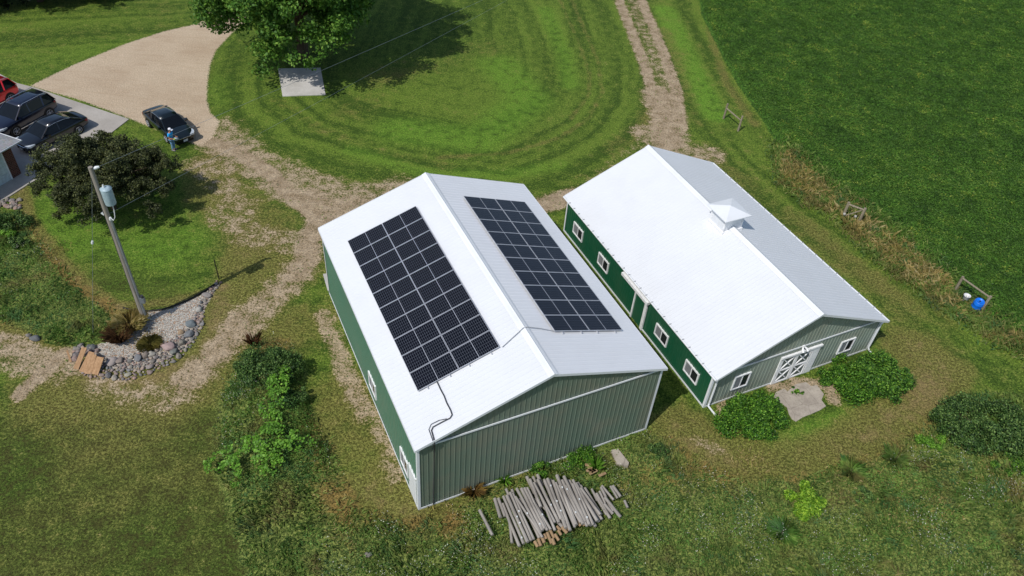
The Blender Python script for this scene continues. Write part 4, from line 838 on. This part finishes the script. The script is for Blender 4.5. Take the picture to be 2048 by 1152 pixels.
for i, (a, b, c, d_) in enumerate([(1440, 395, 1620, 700), (1490, 430, 1665, 745), (1530, 400, 1640, 640), (1560, 330, 1710, 510), (1550, 350, 1700, 660), (1600, 480, 1800, 730), (1670, 335, 1760, 490), (1700, 330, 1800, 470), (1590, 560, 1700, 690), (1850, 520, 1890, 610), (1430, 370, 1500, 520)]):
    post_log(LZ(a, b, 0.42+0.03*(i % 3)), LZ(c, d_, 0.36+0.03*(i % 2)), random.uniform(0.11, 0.16), "grey post in the small pile right of the main log pile", "fence posts in the small pile")
post_log(LZ(-5, 640, 0.42), LZ(160, 960, 0.4), 0.15, "single pale plank lying in grass left of the log pile", None)
post_log(LZ(380, 790, 0.35), LZ(410, 1060, 0.3), 0.14, "half buried post along the left edge of the log pile", None)
for i, (a, b, c, d_) in enumerate([(1345, 60, 1420, 70), (1380, 110, 1450, 160), (1360, 140, 1470, 120), (1400, 180, 1500, 130), (1420, 95, 1480, 145), (1520, 205, 1610, 165)]):
    o = MB().beam(LZ(a, b, 0.4), LZ(c, d_, 0.4), 0.13, 0.03).build("scrap_board", M_LOGB); tag(o, "short scrap board in the weeds between log pile and gable wall", "board", "scrap boards in the weeds")

# tan boards leaning on the rock border
bd = [((148, 697), (163, 744), 0.16, 0), ((172, 697), (152, 738), 0.24, 0), ((187, 706), (164, 744), 0.30, 0), ((190, 711), (176, 748), 0.30, 0), ((204, 716), (189, 749), 0.34, 0)]
for i, ((ax_, ay_), (bx_, by_), w_, _) in enumerate(bd[1:]):
    p, q = at(ax_-3, ay_-2, 0.55), at(bx_, by_, 0.05)
    o = MB().beam(p, q, w_*1.15, 0.035).build("board", M_BOARD); tag(o, ["leftmost of the tan boards leaning on the rock border", "second tan board from the left leaning on the rocks", "third tan board from the left leaning on the rocks", "rightmost tan board leaning on the rock border"][i], "board")
for i, (a_, b_) in enumerate((((134, 701), (142, 724)), ((186, 712), (194, 736)))):
    o = MB().beam(at(*a_, 0.45), at(*b_, 0.03), 0.09, 0.05).build("stake", M_BOARD); tag(o, ["short orange wooden stake left of the leaning boards", "thin wooden stake right of the leaning boards"][i], "stake")
# landscape edging, thin post
ep = P2([(247, 617), (270, 622), (300, 623), (325, 620), (350, 612), (380, 600), (410, 583), (432, 568)])
tag(MB().tube([(a[0], a[1], 0.05) for a in ep], 0.05, 6).build("lawn_edging", M_RUB), "curved black lawn edging between grass and white gravel", "edging")
q = at(438, 558); tag(MB().tube([(q[0], q[1], 0), (q[0], q[1], 1.5)], 0.03, 6).build("marker_post", M_RUB), "thin black marker post at the top end of the rock border", "marker post")

# ------------------------------------------------------------------ utility pole
UP_ = (-20.07, 29.44); U = empty("utility_pole", (UP_[0], UP_[1], 0), 0, "tall wooden utility pole with a pale grey transformer in the gravel bed", "utility pole")
MB().tube([(0, 0, -0.3), (0, 0, 5), (0, 0, 10.1)], [0.145, 0.125, 0.105], 14).build("pole", M_POLE, U)
tx, ty_ = 0.40, -0.02; tz = 8.05
tr = MB().tube([(tx, ty_, tz), (tx, ty_, tz+0.04), (tx, ty_, tz+0.86)], [0.24, 0.255, 0.255], 20).build("transformer", M_XFMR, U)
MB().tube([(tx, ty_, tz+0.86), (tx, ty_, tz+0.9), (tx, ty_, tz+0.95)], [0.27, 0.27, 0.14], 20).build("lid", M_XFMR, tr)
MB().tube([(tx-0.08, ty_, tz+0.92), (tx-0.08, ty_, tz+1.0), (tx-0.08, ty_, tz+1.1)], [0.05, 0.06, 0.03], 10).build("bushing", M_PORC, tr)
mbk = MB(); mbk.box(0.1, 0.2, -0.06, 0.06, tz+0.15, tz+0.3); mbk.box(0.1, 0.2, -0.06, 0.06, tz+0.6, tz+0.75); mbk.box(0.1, 0.14, -0.06, 0.06, tz+0.3, tz+0.6); mbk.build("bracket", M_GALV, tr)
MB().tube([(0.17, -0.06, 0), (0.15, -0.06, 4), (0.13, -0.05, 7.1)], 0.062, 8).build("riser_pipe", M_GALV, U)
MB().tube([(0.13, -0.05, 7.1), (0.15, -0.08, 7.25), (0.3, -0.12, 7.1), (0.42, -0.1, 7.3), (0.46, -0.05, 7.7), (0.44, 0, 8.05)], 0.022, 6).build("service_lead", M_PORC, U)
MB().tube([(0.13, -0.05, 7.1), (0.16, -0.09, 7.24)], [0.09, 0.05], 8).build("weatherhead", M_PORC, U)
MB().tube([(-0.14, 0, 7.3), (-0.26, 0.02, 7.42)], [0.05, 0.07], 8).build("insulator", M_PORC, U)
ins = MB(); ins.tube([(0.1, 0.05, 9.98), (0.2, 0.1, 10.02), (0.34, 0.16, 10.05)], [0.05, 0.085, 0.05], 10); ins.build("insulator", M_PORC, U)
MB().box(0.22, 0.42, -0.16, 0.02, 1.5, 1.85).build("meter_box", M_GALV, U); MB().tube([(0.33, -0.06, 1.86), (0.33, -0.06, 2.0)], 0.09, 10).build("meter", M_DARK, U)
MB().tube([(-0.13, -0.06, 1.0), (-0.12, -0.06, 6), (-0.11, -0.06, 9.6)], 0.014, 5).build("ground_wire", M_DARK, U)
def sagline(a, b, sag, n=40):
    a, b = Vector(a), Vector(b); b = a+(b-a)*1.9; return [a.lerp(b, i/n)-Vector((0, 0, sag*4*(i/n)*(1-i/n))) for i in range(n+1)]
tag(MB().tube(sagline((UP_[0]+0.3, UP_[1]+0.14, 10.05), tuple(at(1150, -88, 9.6)), 0.25), 0.007, 5).build("power_line", M_GALV), "upper overhead wire from the pole top toward the island lawn", "overhead wire")
tag(MB().tube(sagline((UP_[0]+0.1, UP_[1]+0.1, 7.35), tuple(at(1120, -62, 7.2)), 0.2), 0.006, 5).build("power_line", M_GALV), "lower overhead wire leaving below the transformer", "overhead wire")
ga = at(186, 672); GW = empty("guy_wire", (ga[0], ga[1], 0), 0, "thin steel guy wire bracing the utility pole on its left", "guy wire")
gtop = Vector((UP_[0]-0.1-ga[0], UP_[1]-ga[1], 9.5)); MB().tube([(0, 0, 0), gtop], 0.009, 5).build("wire", M_GALV, GW)
gm = gtop*0.62; MB().tube([gm*0.99, gm, gm*1.02], [0.05, 0.07, 0.05], 8).build("insulator", M_PORC, GW)

# ------------------------------------------------------------------ fences, bucket, barrel
def frame_fence(name, a, b, h_, rail_z, label, w_=0.14, rails=1, diag=False):
    a, b = Vector((*a[:2], 0)), Vector((*b[:2], 0)); root = empty(name, a, 0, label, "fence"); d = b-a
    for p in (Vector((0, 0, 0)), d): MB().tube([p, p+Vector((0.02, 0.01, h_))], [w_/2*1.1, w_/2], 8).build("post", M_FENCE, root)
    for rz__ in rail_z: MB().tube([Vector((0, 0, rz__)), d+Vector((0, 0, rz__))], w_*0.36, 7).build("rail", M_FENCE, root)
    if diag: MB().tube([Vector((0, 0, 0.15)), d+Vector((0, 0, h_-0.1))], w_*0.25, 6).build("brace", M_FENCE, root)
    return root
frame_fence("fence_brace", at(1447, 237), at(1476, 262), 1.35, (0.95,), "two grey wooden posts with a rail standing on the lawn by the lane", 0.16)
frame_fence("fence_brace", at(1908, 583), at(1962, 622), 1.25, (1.15,), "wooden post and rail fence corner above the blue barrel", 0.17)
frame_fence("fence_brace", at(1684, 436), at(1716, 448), 1.35, (1.2,), "weathered wooden brace posts overgrown at the field edge", 0.2, diag=True)
def lathe(name, prof_, mat, parent=None, n=20):
    m = MB(); rings = [[(r_*math.cos(2*math.pi*i/n), r_*math.sin(2*math.pi*i/n), z) for i in range(n)] for r_, z in prof_]; m.loft(rings); return m.build(name, mat, parent)
M_BLUE = plain("blue_plastic", lin(24, 110, 214), 0.35); M_WPL = plain("white_plastic_bag", lin(206, 206, 208), 0.4)
M_PORC2 = plain('dirty_white_cap', lin(168, 166, 158), 0.6)
q = at(1949, 618); br = empty("barrel", (q[0], q[1], 0.02), 0.3, "blue plastic barrel beside the wooden fence corner", "barrel"); br.rotation_euler = (0.12, -0.1, 0.3)
lathe("body", [(0.27, 0), (0.29, 0.03), (0.29, 0.22), (0.305, 0.25), (0.29, 0.28), (0.29, 0.5), (0.305, 0.53), (0.29, 0.56), (0.28, 0.74), (0.25, 0.78), (0.23, 0.77), (0.22, 0.72), (0.02, 0.72)], M_BLUE, br)
lathe("bung", [(0.045, 0.70), (0.045, 0.76), (0.02, 0.765)], M_BLKPL, br)
q = at(1928, 602); o = lathe("bucket", [(0.16, 0), (0.17, 0.03), (0.2, 0.4), (0.215, 0.41), (0.215, 0.44), (0.19, 0.44), (0.165, 0.06), (0.01, 0.06)], M_WPL); o.location = (q[0], q[1], 0.05); tag(o, "white plastic bucket left of the blue barrel", "bucket")
for i, (px, py) in enumerate(((1688, 430), (1710, 435))):
    q = at(px, py, 0.35); o = lathe("insulator_cap", [(0.06, 0), (0.09, 0.03), (0.1, 0.12), (0.07, 0.17), (0.02, 0.18)], M_PORC2, n=12); o.location = (q[0], q[1], q[2]); tag(o, ["whitish cap on the left overgrown brace post", "whitish cap on the right overgrown brace post"][i], "cap")

# ------------------------------------------------------------------ house corner
HU = math.atan2(0.944, 0.33); hc = (-33.5, 41.9)
H = empty("house", (hc[0], hc[1], 0), HU-math.pi/2, "corner of a house with grey shingle roof and brick wall end at the left edge", "house")   # local +y runs along the wall away from the camera, +x outwards
M_BRICK = plain("brick", lin(96, 52, 40), 0.9); M_SIDE = plain("white_garage_door", lin(196, 208, 210), 0.5)
def brick_mat():
    t = NT("red_brick"); o = t.obj(); b = t.n("ShaderNodeTexBrick"); b.inputs["Scale"].default_value = 1; b.inputs["Brick Width"].default_value = 0.2; b.inputs["Row Height"].default_value = 0.118; b.inputs["Mortar Size"].default_value = 0.008
    b.inputs["Color1"].default_value = lin(104, 58, 44); b.inputs["Color2"].default_value = lin(78, 42, 34); b.inputs["Mortar"].default_value = lin(120, 108, 98)
    s = t.n("ShaderNodeSeparateXYZ"); t.put(s.inputs[0], o); c = t.n("ShaderNodeCombineXYZ"); t.put(c.inputs[0], t.math('ADD', s.outputs[0], s.outputs[1])); t.put(c.inputs[1], s.outputs[2]); t.put(b.inputs["Vector"], c.outputs[0]); return t.out(b.outputs[0], 0.9)
M_BRICK = brick_mat()
def shingle_mat():
    t = NT("grey_shingles"); o = t.obj(); n = t.noise(9, 4, 0.7, o); w_ = t.voro(5, t.mapv(o, (1, 3, 1)), "Color"); c = t.mix(t.step(n, 0.3, 0.7), lin(128, 128, 130), lin(164, 164, 166)); return t.out(t.mix(0.15, c, w_, 'MULTIPLY'), 0.9)
m = MB(); m.box(-8, 0, -0.75, 0, 0, 2.5); m.box(-8, -0.02, -9, -0.75, 0, 2.5); m.build("wall", M_BRICK, H)
gd = MB()
for i in range(4): gd.box(-0.012, 0.03, -5.6, -0.8, 0.06+i*0.55, 0.06+i*0.55+0.535)
gd.build("garage_door", M_SIDE, H); m = MB(); m.box(-0.012, 0.045, -5.72, -5.6, 0, 2.35); m.box(-0.012, 0.045, -0.8, -0.7, 0, 2.35); m.box(-0.012, 0.045, -5.72, -0.7, 2.26, 2.38); m.build("door_trim", M_VINYL, H)
rf = MB(); e = 0.5; za = 2.5
rf.add([(e, -9.5, za), (e, e, za), (-8-e, e, za), (-8-e, -9.5, za), (-4, -5.0, za+1.55), (-4, -4.0, za+1.55), (e, -9.5, za-0.14), (e, e, za-0.14), (-8-e, e, za-0.14), (-8-e, -9.5, za-0.14)],
       [(0, 1, 5, 4), (1, 2, 5), (2, 3, 4, 5), (3, 0, 4), (0, 6, 7, 1), (1, 7, 8, 2), (2, 8, 9, 3), (3, 9, 6, 0), (6, 9, 8, 7)])
rf.build("roof", shingle_mat(), H); m = MB(); m.tube([(e+0.05, -9.5, za-0.05), (e+0.05, e+0.05, za-0.05), (-8, e+0.05, za-0.05)], 0.055, 6); m.build("gutter", M_TRIM, H)

# ------------------------------------------------------------------ vehicles
def car(kind, mid, heading, pm, label, cat, flip_plate=True):
    """mid = ground point under the middle, heading = travel direction; local +x is forward"""
    root = empty(kind, (mid[0], mid[1], 0.047 if mid[0] < -28 else 0.0), heading, label, cat)
    suv = kind == "suv"
    L, W = (4.95, 1.98) if suv else (4.9, 1.84); wr = 0.38 if suv else 0.33; wb = 2.9 if suv else 2.75; hw = W/2
    if suv: st = [(-L/2, .80, .55, .88), (-L/2+.08, .92, .38, 1.06), (-L/2+.4, .98, .30, 1.12), (-1.3, 1, .28, 1.13), (0, 1, .28, 1.12), (1.0, 1, .28, 1.10), (1.25, .99, .28, 1.10), (1.8, .98, .28, 1.07), (2.2, .95, .30, 1.0), (2.4, .88, .34, .90), (L/2, .74, .42, .72)]
    else: st = [(-L/2, .78, .45, .78), (-L/2+.08, .90, .32, .92), (-L/2+.4, .96, .24, .98), (-1.3, 1, .20, .97), (0, 1, .20, .93), (1.0, 1, .20, .92), (1.4, .99, .20, .90), (1.8, .97, .22, .84), (2.15, .93, .25, .76), (2.35, .84, .28, .68), (L/2, .70, .34, .58)]
    rings = []
    for x, k, z0, zt in st:
        w_ = hw*k; zb = zt-0.10
        h_ = [(w_*.86, z0), (w_*.97, z0+.1), (w_, (z0+zb)/2), (w_*.985, zb), (w_*.90, zt-.02), (w_*.5, zt+.015)]
        rings.append([(x, a, z) for a, z in h_]+[(x, -a, z) for a, z in h_[::-1]])
    b = MB().loft(rings).build("body", pm, root); sb = b.modifiers.new("smooth", 'SUBSURF'); sb.levels = sb.render_levels = 1
    if suv: cs = [(-2.38, 1.08, 1.12, .80, .78), (-2.02, 1.09, 1.66, .86, .66), (-1.2, 1.09, 1.73, .88, .68), (0, 1.09, 1.73, .88, .68), (.35, 1.08, 1.68, .88, .67), (1.15, 1.07, 1.10, .84, .80)]
    elif kind == "coupe_sedan" : cs = []
    else: cs = [(-1.95, .94, .965, .76, .74), (-1.25, .92, 1.28, .82, .62), (-.75, .90, 1.40, .86, .62), (0.0, .90, 1.44, .86, .63), (.55, .89, 1.38, .85, .62), (1.30, .88, .91, .80, .76)]
    gl = MB().loft([[(x, wb_*hw/.9*.98, z0), (x, wt*hw/.9*.98, z1), (x, wt*hw/.9*.5, z1+.02), (x, -wt*hw/.9*.5, z1+.02), (x, -wt*hw/.9*.98, z1), (x, -wb_*hw/.9*.98, z0)] for x, z0, z1, wb_, wt in cs], smooth=False).build("glasshouse", M_CGLASS, root)
    mid_ = cs[1:-1]; k_ = hw/.9*.98
    rings = []
    for x, z0, z1, wb_, wt in mid_: rings.append([(x, wt*k_+.012, z1-.02), (x, wt*k_+.0, z1+.02), (x, wt*k_*.5, z1+.045), (x, -wt*k_*.5, z1+.045), (x, -wt*k_, z1+.02), (x, -wt*k_-.012, z1-.02)])
    MB().loft(rings).build("roof_panel", pm, root)
    for s_ in (-1, 1):
        def E_(i, lo): x, z0, z1, wb_, wt = cs[i]; return (x, s_*((wb_ if lo else wt)*k_+.006), (z0 if lo else z1))
        pl = MB(); pl.beam(E_(len(cs)-1, True), E_(len(cs)-2, False), 0.07, 0.05); pl.build('pillar', pm, root); pl = MB(); pl.beam(E_(0, True), E_(1, False), 0.16 if suv else 0.22, 0.05); xm = -0.1
        pl2 = MB(); pl2.beam((xm, s_*(cs[3][3]*k_+.0), cs[3][1]), (xm-0.05, s_*(cs[3][4]*k_+.006), cs[3][2]), 0.08, 0.04)
        if suv: MB().beam((-1.25, s_*(cs[2][3]*k_), cs[2][1]), (-1.4, s_*(cs[2][4]*k_+.006), cs[2][2]), 0.12, 0.04).build('pillar', pm, root)
        pl.build("pillar", pm, root); pl2.build("pillar", pm, root)
        if suv: MB().tube([(-1.95, s_*.62*k_, 1.74), (-1.9, s_*.63*k_, 1.80), (.1, s_*.64*k_, 1.81), (.2, s_*.64*k_, 1.75)], 0.02, 6).build("roof_rail", M_CHROME, root)
        else: MB().tube([(x, s_*(wt*k_+.02), z1) for x, z0, z1, wb_, wt in cs[1:-1]]+[(1.24, s_*.8*k_, .915)], 0.014, 5).build("window_trim", M_CHROME, root)
        if suv: MB().box(-1.0, 1.05, *sorted((s_*(hw+.0), s_*(hw+.02))), .34, .39).build("sill_trim", M_CHROME, root)
        for wx in (-wb/2-.02, wb/2-.02):
            wh = MB(); wh.tube([(wx, s_*(hw-.02), wr), (wx, s_*(hw+.006), wr)], wr+.055, 24, smooth=False); wh.build("wheel_arch", M_BLKPL, root)
            ty2 = MB(); ty2.tube([(wx, s_*(hw-.2), wr), (wx, s_*(hw-.0), wr), (wx, s_*(hw+.018), wr)], [wr, wr, wr-.03], 24); wo = ty2.build("wheel", M_TYRE, root)
            rm = MB(); rm.tube([(wx, s_*(hw+.019), wr), (wx, s_*(hw+.022), wr)], wr*.30, 12); 
            for i in range(5):
                a_ = i*2*math.pi/5+.3; rm.beam((wx, s_*(hw+.024), wr), (wx+math.cos(a_)*wr*.66, s_*(hw+.024), wr+math.sin(a_)*wr*.66), wr*.24, .012, up=Vector((0, 1, 0)).cross(Vector((math.cos(a_), 0, math.sin(a_)))))
            for i in range(24):
                a0, a1 = i*math.pi/12, (i+1)*math.pi/12; rm.beam((wx+math.cos(a0)*wr*.66, s_*(hw+.024), wr+math.sin(a0)*wr*.66), (wx+math.cos(a1)*wr*.66, s_*(hw+.024), wr+math.sin(a1)*wr*.66), .03, .02)
            rm.build("rim", M_RIM, wo)
        MB().beam((.85, s_*(hw-.02), 1.13 if suv else .95), (.85, s_*(hw+.2), 1.2 if suv else 1.0), .16, .14).build("mirror", pm, root)
        fx = L/2; hz = .84 if suv else .66
        ring = lambda x, y0, y1, z0, z1: [(x, y0, z0), (x, y0, z1), (x, y1, z1), (x, y1, z0)]
        MB().loft([ring(fx-.55, s_*hw*.90, s_*hw*.955, hz+.02, hz+.10), ring(fx-.26, s_*hw*.74, s_*hw*.95, hz-.04, hz+.10), ring(fx-.035, s_*hw*.46, s_*hw*.79, hz-.08, hz+.04)], smooth=False).build("headlight", M_LAMP, root)
        tz_ = .90 if suv else .68
        MB().loft([ring(-fx+.34, s_*hw*.88, s_*hw*.955, tz_, tz_+.12), ring(-fx+.14, s_*hw*.78, s_*hw*.90, tz_-.06, tz_+.12), ring(-fx+.025, s_*hw*.45, s_*hw*.76, tz_-.08, tz_+.03)], smooth=False).build("taillight", M_TAIL, root)
    fx = L/2; gz = .62 if suv else .47
    g = MB().box(fx-.06, fx+.012, -hw*.45, hw*.45, gz-.06, gz+.09).build("grille", M_BLKPL, root)
    MB().box(fx-.05, fx+.02, -hw*.47, hw*.47, gz+.095, gz+.12).build("grille_trim", M_CHROME, root)
    MB().box(fx+.014, fx+.03, -.16, .16, gz-.17, gz-.02).build("number_plate", M_PLATE, root)
    MB().beam((fx-.25, -hw*.7, .3 if suv else .22), (fx-.25, hw*.7, .3 if suv else .22), .3, .12).build("bumper", M_BLKPL, root)
    for s_ in (-1, 1): MB().beam((1.1, s_*.1, (1.13 if suv else .945)), (1.02, s_*.62, (1.16 if suv else .97)), .03, .015).build("wiper", M_BLKPL, root)
    return root
def from_wheels(fr, rr, W):
    f, r_ = at(*fr)[:2], at(*rr)[:2]; d = (f-r_)/np.linalg.norm(f-r_); lf = np.array([-d[1], d[0]]); return (f+r_)/2-lf*W/2*0.93, math.atan2(d[1], d[0])
NAVY = paint("navy_car_paint", lin(14, 20, 42)); BLACK = paint("black_car_paint", lin(12, 14, 20)); DGRN = paint("dark_green_car_paint", lin(14, 26, 28)); RED = paint("red_car_paint", lin(225, 10, 20))
mid, hd = from_wheels((35, 273), (102, 236), 1.98); car("suv", mid, hd, NAVY, "dark navy sport utility vehicle parked between the red and black cars", "suv")
hd0 = hd; d_ = np.array([math.cos(hd), math.sin(hd)]); lf_ = np.array([-d_[1], d_[0]])
mid, hd = from_wheels((91, 302), (160, 268), 1.84); car("sedan", mid, hd, BLACK, "black sedan with curved chrome window line parked beside the house", "sedan")
rr = at(24, 206)[:2]; mid = rr+d_*1.45-lf_*0.92; car("suv", mid, hd0, RED, "bright red vehicle cut off by the left edge of the picture", "suv")
n_, t__ = at(372, 288)[:2], at(310, 236)[:2]; dd_ = (n_-t__)/np.linalg.norm(n_-t__); mid = (n_+t__)/2
car("sedan", mid, math.atan2(dd_[1], dd_[0]), DGRN, "dark green black sedan on the gravel driveway with a person at its hood", "sedan")

# ------------------------------------------------------------------ person
def skin_mesh(name, verts, edges, mat, parent, sub=1, root_i=0):
    me = bpy.data.meshes.new(name); me.from_pydata([v[:3] for v in verts], edges, []); me.materials.append(mat)
    o = bpy.data.objects.new(name, me); COL.objects.link(o); o.parent = parent
    sk = o.modifiers.new("skin", 'SKIN'); sk.use_smooth_shade = True
    if not me.skin_vertices: 
        bm_ = bmesh.new(); bm_.from_mesh(me); bm_.verts.layers.skin.verify(); bm_.to_mesh(me); bm_.free()
    for i, v in enumerate(verts):
        r_ = v[3]; me.skin_vertices[0].data[i].radius = (r_, v[4] if len(v) > 4 else r_); me.skin_vertices[0].data[i].use_root = (i == root_i)
    ms = o.modifiers.new("sub", 'SUBSURF'); ms.levels = ms.render_levels = sub; return o
M_SKIN = plain("skin", lin(176, 122, 96), 0.6); M_SHIRT = plain("blue_shirt_cloth", lin(40, 168, 240), 0.85); M_JEAN = plain("light_blue_denim", lin(112, 152, 186), 0.9, var=0.3, sca=14); M_CAP = plain("white_cap_cloth", lin(226, 228, 236), 0.8); M_HAIR = plain("grey_hair", lin(96, 78, 68), 0.9); M_SHOE = plain("grey_shoe", lin(130, 130, 134), 0.8)
pq = at(348, 300); PR = empty("person", (pq[0], pq[1], 0), R(-8), "person in a bright blue shirt, light jeans and white cap standing at the dark sedan", "person")
V_, E_ = [], []
def J(p, *c):
    V_.append(c); 
    if p is not None: E_.append((p, len(V_)-1))
    return len(V_)-1
pel = J(None, 0, 0, .95, .13, .15); ab = J(pel, .0, 0, 1.12, .12, .14); ch = J(ab, .02, 0, 1.32, .13, .17); nk = J(ch, .05, 0, 1.49, .055); hb = J(nk, .08, 0, 1.56, .075); hd_ = J(hb, .095, 0, 1.66, .095, .085); tp = J(hd_, .085, 0, 1.74, .07)
for s_ in (-1, 1):
    hp = J(pel, .0, s_*.09, .86, .10); kn = J(hp, .04, s_*.10, .48, .065); an = J(kn, -.01, s_*.10, .09, .045); J(an, .15, s_*.11, .04, .04)
    sh = J(ch, .02, s_*.18, 1.40, .065); 
    el = J(sh, (.03 if s_ > 0 else .0), s_*.25, 1.13, .045); wrt = J(el, .25, s_*.20, 1.06, .03); pm_ = J(wrt, .33, s_*.19, 1.06, .032, .022)
    for f_, (dy, ln_) in enumerate(((-.03, .07), (-.01, .085), (.01, .08), (.03, .065))):
        a_ = J(pm_, .38, s_*.19+dy, 1.055, .009); J(a_, .38+ln_*.5, s_*.19+dy, 1.035, .008)
    J(pm_, .34, s_*.19-s_*.05, 1.075, .01)
J(hd_, .19, 0, 1.645, .014)
skin_mesh("body", V_, E_, M_SKIN, PR, 1)
fc = MB()
for s_ in (-1, 1): fc.box(.175, .188, s_*.035-.012, s_*.035+.012, 1.665, 1.678)
fc.build("eyes", M_HAIR, PR); MB().box(.172, .186, -.025, .025, 1.59, 1.598).build("mouth", plain("lips", lin(140, 80, 70)), PR)
V_, E_ = [], []
b0 = J(None, 0, 0, .93, .15, .17); b1 = J(b0, 0, 0, 1.12, .14, .165); b2 = J(b1, .02, 0, 1.33, .145, .19); b3 = J(b2, .045, 0, 1.45, .085)
for s_ in (-1, 1): s1 = J(b2, .02, s_*.19, 1.39, .085); J(s1, (.03 if s_ > 0 else .01), s_*.245, 1.19, .07)
skin_mesh("shirt", V_, E_, M_SHIRT, PR, 1)
V_, E_ = [], []
j0 = J(None, 0, 0, .93, .145, .16)
for s_ in (-1, 1): h1 = J(j0, 0, s_*.095, .84, .115); k1 = J(h1, .04, s_*.10, .48, .085); J(k1, -.01, s_*.10, .09, .07)
skin_mesh("jeans", V_, E_, M_JEAN, PR, 1)
for s_ in (-1, 1): MB().loft([[(x, s_*.11-w_, z0), (x, s_*.11-w_, z1), (x, s_*.11+w_, z1), (x, s_*.11+w_, z0)] for x, w_, z0, z1 in ((-.09, .035, 0, .09), (0, .045, 0, .11), (.12, .05, 0, .07), (.19, .035, 0, .045))]).build("shoe", M_SHOE, PR)
m = MB(); rings = [[(.09+r_*math.cos(a*math.pi/8), r_*.88*math.sin(a*math.pi/8), z) for a in range(16)] for r_, z in ((.118, 1.68), (.118, 1.73), (.10, 1.78), (.06, 1.81), (.01, 1.82))]; m.loft(rings); m.loft([[(.16, -.09, 1.70), (.16, -.09, 1.715), (.16, .09, 1.715), (.16, .09, 1.70)], [(.30, -.07, 1.67), (.30, -.07, 1.685), (.30, .07, 1.685), (.30, .07, 1.67)]], smooth=False); m.build("cap", M_CAP, PR)
MB().tube([(.03, 0, 1.58), (.02, 0, 1.64), (.04, 0, 1.69)], [.06, .085, .08], 10).build("hair", M_HAIR, PR)
ob = MB().tube([(0, 0, 0), (.02, 0, .05), (.05, 0, .09), (.06, 0, .12)], [.035, .05, .045, .02], 8).build("glove", plain("yellow_green_cloth", lin(176, 214, 60))); mw_ = Matrix.Translation((pq[0], pq[1], 0)) @ Matrix.Rotation(R(-8), 4, 'Z'); ob.matrix_world = mw_ @ Matrix.Translation((.37, -.19, 1.02)); tag(ob, "yellow green cloth in the hand of the person by the sedan", "cloth")
